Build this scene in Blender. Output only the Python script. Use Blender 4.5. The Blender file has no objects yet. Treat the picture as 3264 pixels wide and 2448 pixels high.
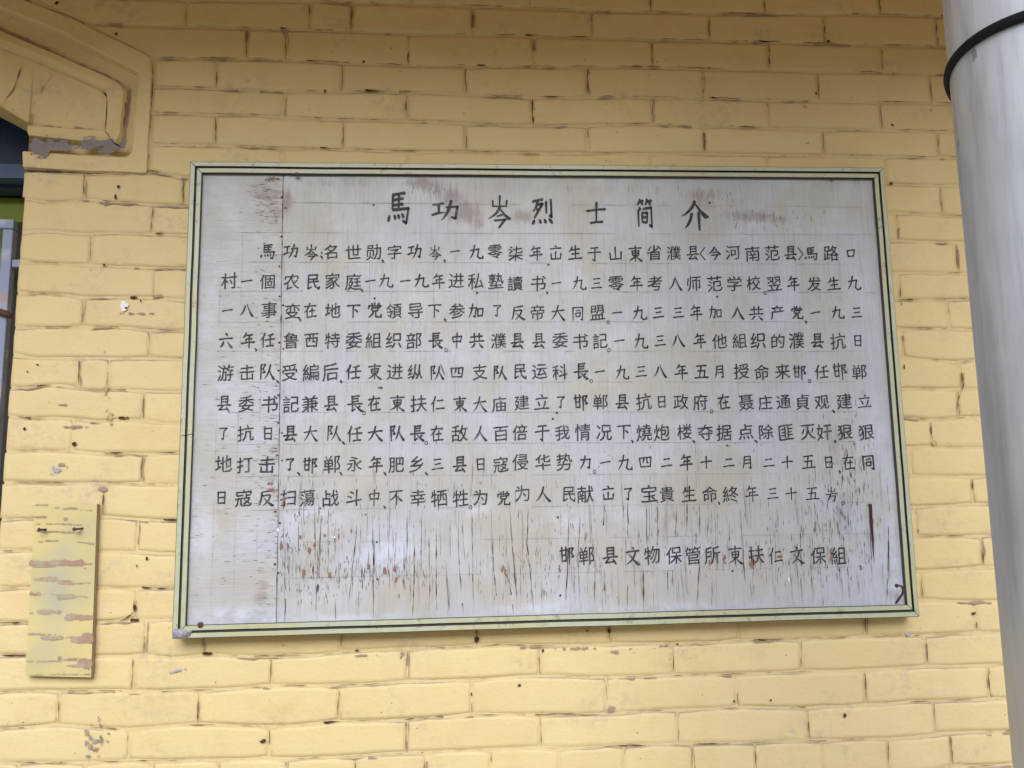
import bpy, bmesh, math, random
import numpy as np
from mathutils import Vector, Matrix, noise as mnoise

S = bpy.context.scene
COL = S.collection
rad = math.radians
random.seed(7)

# ------------------------------------------------------------------ camera
CAM = np.array([0.0, -1.66011, 1.60])
FPX = 2735.0                       # focal length in pixels of the 3264-px-wide photograph
PITCH, YAW, ROLL = 0.144998, 0.072515, -0.013263
cy, sy, cp, sp = math.cos(YAW), math.sin(YAW), math.cos(PITCH), math.sin(PITCH)
fwd = Vector((sy * cp, cy * cp, sp)); r0 = Vector((cy, -sy, 0)); u0 = r0.cross(fwd)
rgt = math.cos(ROLL) * r0 + math.sin(ROLL) * u0
upv = -math.sin(ROLL) * r0 + math.cos(ROLL) * u0
cd = bpy.data.cameras.new('camera'); cam = bpy.data.objects.new('camera', cd); COL.objects.link(cam)
cd.sensor_width = 36.0; cd.lens = 36.0 * FPX / 3264.0; cd.clip_start = 0.02; cd.clip_end = 500
M = Matrix((rgt, upv, -fwd)).transposed().to_4x4(); M.translation = Vector(CAM)
cam.matrix_world = M
S.camera = cam

# ------------------------------------------------------------------ light
SUN_EL, SUN_AZ = rad(29), rad(184)         # azimuth clockwise from +Y
w = bpy.data.worlds.new('World'); S.world = w; w.use_nodes = True
nt = w.node_tree; nt.nodes.clear()
sky = nt.nodes.new('ShaderNodeTexSky'); sky.sky_type = 'NISHITA'; sky.sun_disc = False
sky.sun_elevation = SUN_EL; sky.sun_rotation = SUN_AZ; sky.air_density = 1.0; sky.dust_density = 0.8; sky.ozone_density = 1.0
bg = nt.nodes.new('ShaderNodeBackground'); bg.inputs[1].default_value = 0.15
wo = nt.nodes.new('ShaderNodeOutputWorld')
nt.links.new(sky.outputs[0], bg.inputs[0]); nt.links.new(bg.outputs[0], wo.inputs[0])
sl = bpy.data.lights.new('sun', 'SUN'); sl.energy = 1.5; sl.angle = rad(42); sl.color = (0.97, 0.985, 1.0)
so = bpy.data.objects.new('sun', sl); COL.objects.link(so)
sd = Vector((math.sin(SUN_AZ) * math.cos(SUN_EL), math.cos(SUN_AZ) * math.cos(SUN_EL), math.sin(SUN_EL)))
so.rotation_euler = sd.to_track_quat('Z', 'Y').to_euler(); so.location = (0, -6, 6)
S.view_settings.view_transform = 'Standard'; S.view_settings.look = 'None'
S.view_settings.gamma = 1.0; S.view_settings.use_curve_mapping = False
S.view_settings.exposure = 1.06
S.cycles.max_bounces = 8; S.cycles.diffuse_bounces = 5

# ------------------------------------------------------------------ helpers
def wp(px, py, y=0.0):
    """the point of the vertical plane at depth y that the survey photograph shows at (px, py)"""
    d = fwd + rgt * ((px - 1632) / FPX) - upv * ((py - 1224) / FPX)
    t = (y - CAM[1]) / d.y
    return (CAM[0] + d.x * t, CAM[2] + d.z * t)

def tag(o, label=None, cat=None, group=None, kind=None):
    if label: o['label'] = label
    if cat: o['category'] = cat
    if group: o['group'] = group
    if kind: o['kind'] = kind
    return o

def empty(name, loc, label, cat, group=None):
    o = bpy.data.objects.new(name, None); COL.objects.link(o); o.location = loc; o.empty_display_size = 0.05
    return tag(o, label, cat, group)

def mesh(name, V, F, mats, parent=None, smooth=False, midx=None, kind=None, attrs=None):
    me = bpy.data.meshes.new(name)
    V = [tuple(map(float, v)) for v in V]
    if parent is not None:
        ox, oy, oz = parent['org'] if 'org' in parent else (0, 0, 0)
    me.from_pydata(V, [], F)
    if not isinstance(mats, (list, tuple)): mats = [mats]
    for m in mats: me.materials.append(m)
    if midx is not None: me.polygons.foreach_set('material_index', midx)
    if smooth: me.polygons.foreach_set('use_smooth', [True] * len(F))
    if attrs:
        for k, vals in attrs.items():
            a = me.attributes.new(k, 'FLOAT', 'POINT'); a.data.foreach_set('value', vals)
    me.update()
    o = bpy.data.objects.new(name, me); COL.objects.link(o)
    if parent is not None:
        o.parent = parent
        w_ = Vector((0, 0, 0)); p = parent
        while p is not None: w_ += p.location; p = p.parent
        o.matrix_parent_inverse = Matrix.Translation(-w_)
    if kind: o['kind'] = kind
    return o

class G:
    """collects geometry in world coordinates"""
    def __init__(s): s.V = []; s.F = []; s.M = []
    def add(s, V, F, m=0):
        n = len(s.V); s.V += list(V); s.F += [tuple(i + n for i in f) for f in F]; s.M += [m] * len(F)
    def box(s, x0, x1, y0, y1, z0, z1, m=0):
        V = [(x, y, z) for z in (z0, z1) for y in (y0, y1) for x in (x0, x1)]
        s.add(V, [(0, 2, 3, 1), (4, 5, 7, 6), (0, 1, 5, 4), (2, 6, 7, 3), (0, 4, 6, 2), (1, 3, 7, 5)], m)
    def ribbon(s, pts, wid, y, m=0):
        """flat tapering strip on a vertical plane; pts (x,z), wid list or number"""
        n = len(pts)
        if n < 2: return
        if not isinstance(wid, (list, tuple)): wid = [wid] * n
        V = []
        for i, (x, z) in enumerate(pts):
            a = pts[max(i - 1, 0)]; b = pts[min(i + 1, n - 1)]
            dx, dz = b[0] - a[0], b[1] - a[1]; L = math.hypot(dx, dz) or 1
            nx, nz = -dz / L * wid[i] / 2, dx / L * wid[i] / 2
            yy = y(x, z) if callable(y) else y
            V += [(x + nx, yy, z + nz), (x - nx, yy, z - nz)]
        s.add(V, [(2 * i, 2 * i + 1, 2 * i + 3, 2 * i + 2) for i in range(n - 1)], m)
    def build(s, name, mats, parent=None, **k):
        if not s.F: return None
        return mesh(name, s.V, s.F, mats, parent, midx=s.M, **k)

def tube(g, path, r, n=10, m=0, cap=True):
    """round tube through 3D points; r number or list"""
    P = [Vector(p) for p in path]; k = len(P)
    R = r if isinstance(r, (list, tuple)) else [r] * k
    V = []; prev = None
    for i, p in enumerate(P):
        t = (P[min(i + 1, k - 1)] - P[max(i - 1, 0)]).normalized()
        if prev is None:
            a = Vector((0, 0, 1)) if abs(t.z) < .9 else Vector((1, 0, 0)); u = t.cross(a).normalized()
        else: u = (prev - t * prev.dot(t)).normalized()
        prev = u; v = t.cross(u)
        V += [tuple(p + (u * math.cos(2 * math.pi * j / n) + v * math.sin(2 * math.pi * j / n)) * R[i]) for j in range(n)]
    F = [(i * n + j, i * n + (j + 1) % n, (i + 1) * n + (j + 1) % n, (i + 1) * n + j) for i in range(k - 1) for j in range(n)]
    if cap: F += [tuple(range(n))[::-1], tuple(range((k - 1) * n, k * n))]
    g.add(V, F, m)

def nz(x, z, s=1.0, seed=0.0):
    return mnoise.noise(Vector((x * s, z * s, seed * 7.31)))
def vnoise(X, Z, seed):
    """numpy value noise"""
    rs = np.random.RandomState(seed); T = rs.rand(256, 256)
    xi = np.floor(X).astype(int); zi = np.floor(Z).astype(int); fx = X - xi; fz = Z - zi
    fx = fx * fx * (3 - 2 * fx); fz = fz * fz * (3 - 2 * fz)
    a = T[xi % 256, zi % 256]; b = T[(xi + 1) % 256, zi % 256]; c = T[xi % 256, (zi + 1) % 256]; d = T[(xi + 1) % 256, (zi + 1) % 256]
    return (a * (1 - fx) + b * fx) * (1 - fz) + (c * (1 - fx) + d * fx) * fz
def fbm(X, Z, seed, o=4):
    t = 0; a = .5
    for i in range(o): t = t + a * vnoise(X * 2 ** i, Z * 2 ** i, seed + i); a *= .5
    return t / (1 - .5 ** o)

def maskgeo(g, x0, x1, z0, z1, cell, y, fn, m=0):
    """flake-shaped marks: small cells of a sheet where fn(X, Z) > 0"""
    nx = max(2, int((x1 - x0) / cell)); nzv = max(2, int((z1 - z0) / cell))
    X, Z = np.meshgrid(np.linspace(x0, x1, nx + 1), np.linspace(z0, z1, nzv + 1), indexing='ij')
    v = fn(X, Z); c = (v[:-1, :-1] + v[1:, :-1] + v[:-1, 1:] + v[1:, 1:]) > 0
    idx = {}; V = []; F = []
    def vid(i, j):
        if (i, j) not in idx:
            idx[(i, j)] = len(V)
            xx, zz = X[i, j], Z[i, j]
            V.append((xx + (random.random() - .5) * cell * .6, y(xx, zz) if callable(y) else y, zz + (random.random() - .5) * cell * .6))
        return idx[(i, j)]
    for i, j in zip(*np.nonzero(c)):
        F.append((vid(i, j), vid(i + 1, j), vid(i + 1, j + 1), vid(i, j + 1)))
    g.add(V, F, m)

# ------------------------------------------------------------------ materials
class N:
    def __init__(s, name):
        s.m = bpy.data.materials.new(name); s.m.use_nodes = True; s.t = s.m.node_tree; s.t.nodes.clear()
        s.o = s.n('ShaderNodeOutputMaterial'); s.b = s.n('ShaderNodeBsdfPrincipled'); s.l(s.b.outputs[0], s.o.inputs[0])
        s.pos = s.n('ShaderNodeNewGeometry').outputs['Position']
    def n(s, t, **k):
        x = s.t.nodes.new(t)
        for a, b in k.items(): setattr(x, a, b)
        return x
    def l(s, a, b): s.t.links.new(a, b)
    def val(s, inp, v):
        if isinstance(v, bpy.types.NodeSocket): s.l(v, inp)
        else: inp.default_value = v
    def map(s, scale, vec=None):
        m = s.n('ShaderNodeMapping'); m.inputs['Scale'].default_value = scale; s.l(vec or s.pos, m.inputs['Vector']); return m.outputs[0]
    def noise(s, scale, detail=4, rough=.55, vec=None, dist=0, sc3=None):
        x = s.n('ShaderNodeTexNoise'); x.inputs['Scale'].default_value = scale; x.inputs['Detail'].default_value = detail
        x.inputs['Roughness'].default_value = rough; x.inputs['Distortion'].default_value = dist
        s.l(s.map(sc3, vec) if sc3 else (vec or s.pos), x.inputs['Vector']); return x.outputs[0]
    def vor(s, scale, sc3=None, feature='F1'):
        x = s.n('ShaderNodeTexVoronoi', feature=feature); x.inputs['Scale'].default_value = scale
        s.l(s.map(sc3) if sc3 else s.pos, x.inputs['Vector']); return x.outputs['Distance']
    def ramp(s, f, a, b, smooth=True):
        x = s.n('ShaderNodeMapRange', clamp=True); x.interpolation_type = 'SMOOTHSTEP' if smooth else 'LINEAR'
        s.val(x.inputs['Value'], f); x.inputs['From Min'].default_value = a; x.inputs['From Max'].default_value = b
        return x.outputs[0]
    def math(s, op, a, b=0.0):
        x = s.n('ShaderNodeMath', operation=op); s.val(x.inputs[0], a); s.val(x.inputs[1], b); return x.outputs[0]
    def mix(s, f, a, b):
        x = s.n('ShaderNodeMix', data_type='RGBA'); s.val(x.inputs[0], f)
        for i, v in ((6, a), (7, b)):
            if isinstance(v, bpy.types.NodeSocket): s.l(v, x.inputs[i])
            else: x.inputs[i].default_value = (*v, 1)
        return x.outputs[2]
    def attr(s, name): return s.n('ShaderNodeAttribute', attribute_name=name).outputs['Fac']
    def bump(s, h, strength=.3, dist=.002, prev=None):
        x = s.n('ShaderNodeBump'); x.inputs['Strength'].default_value = strength; x.inputs['Distance'].default_value = dist
        s.l(h, x.inputs['Height'])
        if prev: s.l(prev, x.inputs['Normal'])
        return x.outputs[0]
    def done(s, col, rough=.6, norm=None, metal=0, spec=.5):
        if isinstance(col, bpy.types.NodeSocket): s.l(col, s.b.inputs['Base Color'])
        else: s.b.inputs['Base Color'].default_value = (*col, 1)
        s.val(s.b.inputs['Roughness'], rough); s.b.inputs['Metallic'].default_value = metal
        s.b.inputs['Specular IOR Level'].default_value = spec
        if norm: s.l(norm, s.b.inputs['Normal'])
        return s.m

def yellow_paint(name, edge=True, base=(.73, .575, .285), grimy=1.0):
    k = N(name)
    big = k.noise(2.2, 3); mid = k.noise(14, 4)
    c = k.mix(k.ramp(big, .35, .65), base, tuple(b * f for b, f in zip(base, (1.02, 1.03, 1.10))))
    c = k.mix(k.math('MULTIPLY', k.ramp(mid, .45, .75), .35), c, (.65, .47, .23))
    oi = k.n('ShaderNodeObjectInfo').outputs['Random']
    c = k.mix(k.math('MULTIPLY', k.ramp(oi, 0, 1, False), .22), c, (.60, .455, .235))
    # thin dirty wash on patches
    wash = k.math('MULTIPLY', k.ramp(k.noise(6.5, 5, .6, sc3=(1, 1, 1.8)), .50, .70), k.ramp(k.noise(60, 4, .7), .42, .62))
    c = k.mix(k.math('MULTIPLY', wash, .46 * grimy), c, (.44, .345, .26))
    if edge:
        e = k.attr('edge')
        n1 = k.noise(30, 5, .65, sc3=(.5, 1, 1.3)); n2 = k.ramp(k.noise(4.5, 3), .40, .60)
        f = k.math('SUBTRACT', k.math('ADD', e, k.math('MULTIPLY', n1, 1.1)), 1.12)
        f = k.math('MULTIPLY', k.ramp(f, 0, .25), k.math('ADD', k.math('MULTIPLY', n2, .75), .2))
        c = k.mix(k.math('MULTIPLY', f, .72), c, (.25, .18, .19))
    # sparse pits and specks
    v = k.vor(34); gate = k.ramp(k.noise(5, 2), .46, .56)
    pit = k.math('MULTIPLY', k.math('LESS_THAN', k.math('ADD', v, k.math('MULTIPLY', k.noise(160, 2), .08)), .085), gate)
    c = k.mix(k.math('MULTIPLY', k.ramp(k.noise(210, 3, .7), .60, .74), .30), c, (.40, .29, .15))
    c = k.mix(k.math('MULTIPLY', pit, .75), c, (.13, .075, .04))
    v2 = k.vor(16, sc3=(1, 1, 2.6)); scr = k.math('MULTIPLY', k.math('LESS_THAN', k.math('ADD', v2, k.math('MULTIPLY', k.noise(90, 3), .12)), .105), k.ramp(k.noise(7, 2), .48, .6))
    c = k.mix(k.math('MULTIPLY', scr, .5), c, (.33, .22, .14))
    h = k.math('ADD', k.math('MULTIPLY', k.noise(150, 3, .5), .55), k.math('MULTIPLY', k.noise(24, 5, .6, sc3=(.6, 1, 1.3)), 1.5))
    h = k.math('SUBTRACT', h, k.math('ADD', pit, scr))
    nrm = k.bump(h, .6, .0022)
    return k.done(c, .62, nrm, spec=.35)

MAT = {}
MAT['brick'] = yellow_paint('yellow_painted_brick')
MAT['plaster'] = yellow_paint('yellow_painted_plaster', edge=True)
MAT['mortar'] = yellow_paint('yellow_painted_mortar', edge=False, base=(.70, .54, .265), grimy=1.2)

k = N('dark_crack'); MAT['crack'] = k.done(k.mix(k.noise(60), (.035, .018, .01), (.12, .07, .04)), .9, spec=.1)
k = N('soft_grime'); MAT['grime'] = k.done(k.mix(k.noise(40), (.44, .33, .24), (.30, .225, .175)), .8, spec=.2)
k = N('olive_dirt'); MAT['olive'] = k.done(k.mix(k.ramp(k.noise(140), .4, .6), (.56, .44, .23), (.40, .31, .18)), .8, spec=.2)
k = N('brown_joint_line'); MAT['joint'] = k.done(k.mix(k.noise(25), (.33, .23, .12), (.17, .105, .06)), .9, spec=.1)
k = N('grey_render'); MAT['render'] = k.done(k.mix(k.noise(70, 6, .7), (.31, .27, .275), (.21, .185, .19)), .85, k.bump(k.noise(120, 5), .6, .002), spec=.2)
k = N('bare_chip'); MAT['chip'] = k.done(k.mix(k.ramp(k.noise(90), .4, .6), (.40, .32, .25), (.25, .19, .155)), .85, spec=.2)
k = N('white_filler'); MAT['white'] = k.done((.8, .8, .82), .6)
k = N('blue_smear'); MAT['bluesmear'] = k.done(k.mix(k.noise(50), (.30, .33, .48), (.45, .42, .42)), .7)

def board_mat(name, horiz):
    k = N(name)
    st = (1, 1, .035) if not horiz else (.05, 1, 1)
    grain = k.noise(230, 4, .7, sc3=st); grain2 = k.noise(900, 3, .7, sc3=(1, 1, .03) if not horiz else (.04, 1, 1))
    big = k.noise(5.5, 5, .62, dist=.6); mid = k.noise(17, 4, .6)
    c = k.mix(k.ramp(big, .38, .62), (.475, .49, .555), (.455, .44, .415))
    c = k.mix(k.math('MULTIPLY', k.ramp(k.noise(8, 4, .6, vec=k.map((1, 3, 1))), .5, .72), .38), c, (.64, .65, .74))
    c = k.mix(k.math('MULTIPLY', k.ramp(mid, .52, .78), .30), c, (.42, .36, .31))
    c = k.mix(k.math('MULTIPLY', k.ramp(grain, .46, .72), .40), c, (.36, .335, .315))
    c = k.mix(k.math('MULTIPLY', k.ramp(grain2, .50, .70), .38), c, (.30, .26, .23))
    # painted-in stains
    s1 = k.attr('stain')
    f = k.ramp(k.math('ADD', k.math('MULTIPLY', s1, 1.1), k.math('MULTIPLY', k.noise(70, 6, .78, sc3=(1.8, 1, .22) if not horiz else (.22, 1, 1.8)), 1.9)), 1.22, 1.85)
    c = k.mix(k.math('MULTIPLY', f, .72), c, (.20, .14, .13))
    s2 = k.attr('warm')
    c = k.mix(k.math('MULTIPLY', s2, .55), c, (.47, .395, .30))
    s3 = k.attr('white')
    c = k.mix(k.math('MULTIPLY', k.math('MULTIPLY', s3, k.ramp(k.noise(26, 4, .65), .35, .6)), .6), c, (.66, .70, .83))
    h = k.math('ADD', k.math('MULTIPLY', grain, 1.4), k.math('ADD', grain2, k.math('MULTIPLY', k.noise(40, 4), .6)))
    return k.done(c, k.math('ADD', k.math('MULTIPLY', mid, .25), .28), k.bump(h, .35, .0008), spec=.5)
MAT['ply_v'] = board_mat('whitewashed_plywood_upright_grain', False)
MAT['ply_h'] = board_mat('whitewashed_plywood_level_grain', True)
k = N('black_ink'); MAT['ink'] = k.done(k.mix(k.ramp(k.noise(150, 5, .75, sc3=(1, 1, .25)), .50, .74), (.030, .033, .040), (.20, .20, .21)), .55, spec=.3)
k = N('pencil'); MAT['pencil'] = k.done(k.mix(k.noise(25), (.46, .44, .44), (.27, .26, .27)), .7)
k = N('wood_split'); MAT['split'] = k.done(k.mix(k.ramp(k.noise(60), .35, .65), (.06, .045, .036), (.24, .19, .16)), .9, spec=.1)
k = N('fine_check'); MAT['check'] = k.done((.24, .20, .17), .9, spec=.1)
k = N('bare_red_wood'); MAT['redwood'] = k.done(k.mix(k.noise(80, 4), (.22, .095, .07), (.33, .21, .16)), .85, spec=.2)
k = N('deep_split'); MAT['deep'] = k.done((.045, .014, .010), .8)
k = N('pale_green_trim')
gn = k.noise(60, 5, .7); gb = k.noise(9, 4)
c = k.mix(k.ramp(gb, .35, .65), (.45, .48, .35), (.47, .46, .27))
c = k.mix(k.math('MULTIPLY', k.ramp(gn, .45, .75), .5), c, (.55, .57, .46))
c = k.mix(k.math('MULTIPLY', k.ramp(k.noise(38, 6, .8), .56, .68), .75), c, (.16, .15, .11))
MAT['trim'] = k.done(c, k.math('ADD', k.math('MULTIPLY', gn, .3), .25), k.bump(gn, .2, .0006), spec=.6)
k = N('dark_trim_groove'); MAT['groove'] = k.done(k.mix(k.noise(60), (.045, .036, .030), (.10, .08, .075)), .6)
k = N('tarnished_metal'); MAT['metal'] = k.done(k.mix(k.noise(150, 4), (.20, .17, .18), (.42, .42, .44)), .5, k.bump(k.noise(90), .4, .002), metal=.5)
k = N('rusty_iron'); MAT['rust'] = k.done(k.mix(k.noise(400, 4), (.055, .028, .022), (.13, .06, .04)), .75, k.bump(k.noise(500), .4, .0006))
k = N('yellow_plank_paint')
c = k.mix(k.ramp(k.noise(7, 4), .38, .62), (.66, .54, .23), (.56, .48, .235))
c = k.mix(k.math('MULTIPLY', k.attr('stain'), .75), c, (.42, .41, .34))
c = k.mix(k.math('MULTIPLY', k.ramp(k.noise(60, 4, .7, sc3=(.2, 1, 1)), .5, .75), .3), c, (.62, .56, .33))
MAT['plank'] = k.done(c, .55, k.bump(k.noise(150, 4, .6, sc3=(.15, 1, 1)), .3, .001))
k = N('plank_edge'); MAT['plank_edge'] = k.done(k.mix(k.noise(60), (.40, .30, .18), (.30, .22, .14)), .7)
k = N('flaked_plank'); MAT['flake'] = k.done(k.mix(k.ramp(k.noise(22, 3), .45, .6), (.41, .33, .235), (.38, .24, .165)), .75)
k = N('white_column_paint')
st = k.noise(26, 5, .65, sc3=(1, 1, .09)); st2 = k.noise(90, 5, .7, sc3=(1, 1, .07)); bl = k.noise(7, 4, .6, sc3=(1, 1, .4))
c = k.mix(k.math('MULTIPLY', k.ramp(st, .42, .72), .75), (.68, .70, .77), (.30, .305, .34))
c = k.mix(k.math('MULTIPLY', k.ramp(st2, .55, .78), .38), c, (.22, .22, .24))
c = k.mix(k.math('MULTIPLY', k.ramp(bl, .45, .7), .5), c, (.36, .37, .40))
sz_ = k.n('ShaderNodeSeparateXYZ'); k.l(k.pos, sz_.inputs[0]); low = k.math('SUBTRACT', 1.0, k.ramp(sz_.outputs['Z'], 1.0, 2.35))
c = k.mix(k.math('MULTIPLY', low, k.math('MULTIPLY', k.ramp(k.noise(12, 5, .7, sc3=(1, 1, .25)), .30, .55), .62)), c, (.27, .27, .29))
v = k.vor(22, sc3=(1, 1, .6))
c = k.mix(k.math('MULTIPLY', k.math('LESS_THAN', k.math('ADD', v, k.math('MULTIPLY', k.noise(120), .25)), .22), .6), c, (.16, .14, .15))
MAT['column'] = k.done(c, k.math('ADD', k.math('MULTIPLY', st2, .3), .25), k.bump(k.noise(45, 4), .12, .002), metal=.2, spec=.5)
k = N('black_rubber'); MAT['black'] = k.done(k.mix(k.noise(80), (.006, .007, .010), (.014, .015, .02)), .6, spec=.15)
k = N('blue_frame_paint'); MAT['blue'] = k.done(k.mix(k.noise(12), (.012, .03, .085), (.025, .05, .12)), .4)
k = N('pale_blue_ledge'); MAT['blue2'] = k.done(k.mix(k.noise(14), (.10, .17, .30), (.07, .12, .24)), .45)
k = N('grille_paint')
c = k.mix(k.ramp(k.noise(30, 4), .45, .7), (.24, .28, .42), (.40, .42, .52))
c = k.mix(k.math('MULTIPLY', k.ramp(k.noise(22, 4), .56, .68), .8), c, (.42, .27, .26))
MAT['grille'] = k.done(c, .45, k.bump(k.noise(90), .2, .001))
k = N('green_board')
c = k.mix(k.ramp(k.noise(6, 2, sc3=(1, 1, 2)), .40, .60), (.10, .13, .02), (.24, .28, .03))
MAT['green'] = k.done(c, .6)
k = N('porch_ceiling_paint'); MAT['ceil'] = k.done(k.mix(k.noise(6), (.78, .45, .12), (.72, .41, .10)), .7)
k = N('paving'); MAT['paving'] = k.done(k.mix(k.noise(3, 6), (.44, .34, .21), (.37, .29, .18)), .85, k.bump(k.noise(40, 4), .4, .01))
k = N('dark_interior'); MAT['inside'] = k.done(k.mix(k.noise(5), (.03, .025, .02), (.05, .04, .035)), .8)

# ------------------------------------------------------------------ setting: ground and porch roof
XL, XR, ZTOP = -3.2, 3.4, 2.96
g = G(); g.add([(-40, -60, 0), (40, -60, 0), (40, 0.3, 0), (-40, 0.3, 0)], [(0, 1, 2, 3)]); g.build('ground', MAT['paving'], kind='structure')
OV = 1.25
t = empty('porch_roof', (0, 0, ZTOP), 'flat yellow porch ceiling with eave beam above the wall, out of the picture', 'roof')
g = G(); g.box(XL, XR, -OV, 0.35, ZTOP, ZTOP + .12); g.build('ceiling', MAT['ceil'], t)
g = G(); g.box(XL, XR, -OV - .16, -OV, ZTOP - .10, ZTOP + .20); g.build('eave_beam', MAT['ceil'], t)

g = G(); g.box(-16, 16, -11.5, -11, 0, 5.0); tag(g.build('sky_block_house', MAT['paving']), 'unseen plain grey house front added behind the camera to block low sky', 'building')  # added unseen front, blocks low sky so the wall top and shadows darken

# ------------------------------------------------------------------ the wall: survey of bed joints and head joints
BED = {0:[(2,650),(4,900),(20,1504),(35,1891),(43,2260),(48,2806),(53,3000)],
1:[(80,400),(92,820),(94,900),(108,1305),(116,1696),(127,2085),(137,2500),(145,2800),(150,3000)],
2:[(186,500),(190,820),(194,900),(210,1305),(213,1700),(216,2085),(226,2500),(235,2950)],
3:[(277,500),(288,820),(291,900),(295,1305),(311,1700),(311,2085),(321,2500),(328,2900)],
4:[(361,490),(368,820),(376,900),(387,1305),(401,1700),(398,2085),(412,2560),(418,2950)],
5:[(460,500),(469,820),(472,900),(483,1305),(488,1700),(490,2085),(496,2600),(502,2950)],
6:[(545,101),(551,282),(552,380),(549,480),(565,593),(588,2850),(592,3050)],
7:[(630,72),(645,148),(637,282),(645,362),(657,593),(678,2850),(690,3050)],
8:[(741,65),(735,152),(746,253),(742,325),(750,593),(769,2860),(773,3050)],
9:[(833,61),(840,159),(847,282),(853,485),(854,590),(868,2852),(872,3079)],
10:[(934,54),(939,203),(948,271),(948,416),(956,586),(957,2871),(954,3088)],
11:[(1043,43),(1044,217),(1043,362),(1057,579),(1047,2876),(1051,3098)],
12:[(1130,38),(1142,84),(1142,236),(1142,380),(1146,578),(1143,2881),(1154,3069),(1147,3108)],
13:[(1235,63),(1227,211),(1243,274),(1243,409),(1250,574),(1239,2886),(1241,3117)],
14:[(1330,34),(1336,105),(1330,211),(1345,295),(1338,380),(1349,570),(1331,2888),(1338,2968),(1331,3127)],
15:[(1438,21),(1436,127),(1446,338),(1446,566),(1425,2895),(1426,3134)],
16:[(1539,21),(1541,295),(1545,561),(1519,2903),(1519,3144)],
17:[(1655,21),(1649,321),(1659,553),(1615,2924),(1608,3108)],
18:[(1756,13),(1758,321),(1765,550),(1712,2919),(1707,3159)],
19:[(1876,5),(1874,72),(1874,325),(1876,541),(1820,2929),(1808,3169)],
20:[(1986,14),(1984,316),(1977,419),(1975,546),(1914,2934),(1916,3180)],
21:[(2090,23),(2092,307),(2090,442),(2096,577),(2088,649),(2092,839),(2089,1003),(2074,1166),(2066,1329),(2062,1500),(2054,1614),(2059,1693),(2057,1865),(2052,2036),(2048,2251),(2040,2466),(2027,2858),(2016,3190)],
22:[(2205,23),(2200,316),(2205,473),(2200,631),(2186,922),(2184,1085),(2180,1207),(2174,1288),(2168,1451),(2156,1695),(2158,1951),(2149,2337),(2139,2653),(2126,2960),(2119,3200)],
23:[(2324,9),(2313,158),(2324,406),(2311,586),(2315,897),(2300,1085),(2294,1288),(2286,1410),(2278,1532),(2278,1736),(2278,1929),(2265,2100),(2256,2359),(2256,2552),(2249,2766),(2236,2909),(2229,3208)],
24:[(2430,23),(2433,180),(2426,406),(2424,586),(2416,1003),(2404,1248),(2390,1492),(2383,1695),(2387,1779),(2377,1994),(2368,2380),(2361,2628),(2349,2960),(2336,3011),(2331,3200)]}
HEAD = {-1:[927,1310,1690,2075,2437,2805,3170], 0:[594,988,1121,1505,1887,2260,2626,2985], 1:[788,911,1304,1699,2078,2451,2811,3165],
2:[691,1092,1484,1873,2240,2607,2965], 3:[906,1296,1696,2080,2448,2807,3150], 4:[688,1094,1484,1873,2245,2624,2990],
5:[900,1301,1696,2073,2446,2822,3190], 6:[269,586,990,1390,1790,2180,2580,2999], 7:[486,800,1200,1600,2000,2400,2857,3180], 8:[289,620,1000,1400,1800,2200,2600,3050],
9:[496,900,1300,1700,2100,2500,2867,3200], 10:[265,600,1000,1400,1800,2200,2600,3023], 11:[476,900,1300,1700,2100,2500,2879,3210], 12:[253,345,700,1100,1500,1900,2300,2700,3064],
13:[458,880,1280,1680,2080,2480,2850,3055], 14:[230,620,1030,1430,1830,2230,2600,2968], 15:[454,860,1260,1660,2060,2460,2903,3250], 16:[329,700,1100,1500,1900,2300,2700,3100],
17:[437,850,1250,1650,2050,2450,2920], 18:[220,640,1060,1480,1900,2320,2740,3131], 19:[435,860,1280,1700,2120,2530,2937], 20:[250,464,649,1087,1522,1942,2354,2755,3108],
21:[424,865,1298,1719,2144,2554,2952], 22:[187,633,1080,1504,1933,2348,2758,3149], 23:[408,857,1294,1723,2161,2574,2978],
24:[60,270,485,700,914,1134,1353,1565,1780,1991,2204,2406,2617,2827,3026]}

bedm = {k: sorted(wp(x, y) for (y, x) in v) for k, v in BED.items()}
def bed(r, x):
    if r < 0: return bed(0, x) + .0635 * (-r)
    if r > 24: return bed(24, x) - .0622 * (r - 24)
    P = bedm[r]
    if x <= P[0][0]: return P[0][1]
    if x >= P[-1][0]: return P[-1][1]
    for (a, za), (b, zb) in zip(P, P[1:]):
        if a <= x <= b:
            t = (x - a) / (b - a); t = t * t * (3 - 2 * t); return za + (zb - za) * t
def avg_py(r, px):
    r = max(0, min(24, r)); P = sorted((x, y) for y, x in BED[r]); return float(np.interp(px, [p[0] for p in P], [p[1] for p in P]))
headm = {}
for r, hs in HEAD.items():
    headm[r] = [wp(h, (avg_py(r, h) + avg_py(r + 1, h)) / 2)[0] for h in hs]
PIER = wp(66, 700)[0]                      # right jamb of the arched window
WCX = PIER - .55                           # window axis
OUTX = wp(482, 300)[0]                     # outer upright of the arch surround

def row_joints(r, x0, x1):
    """head joints of one course between x0 and x1, continued at brick pitch beyond the survey"""
    H = list(headm.get(r, []))
    if not H: H = [(.0 if r % 2 else .125)]
    p = .25 if r != 24 else .1235
    while H[0] - p > x0 + .03: H.insert(0, H[0] - p - random.uniform(-.004, .004))
    while H[-1] + p < x1 - .03: H.append(H[-1] + p + random.uniform(-.004, .004))
    H = [h for h in H if x0 + .03 < h < x1 - .03]
    return [x0] + H + [x1]

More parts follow.
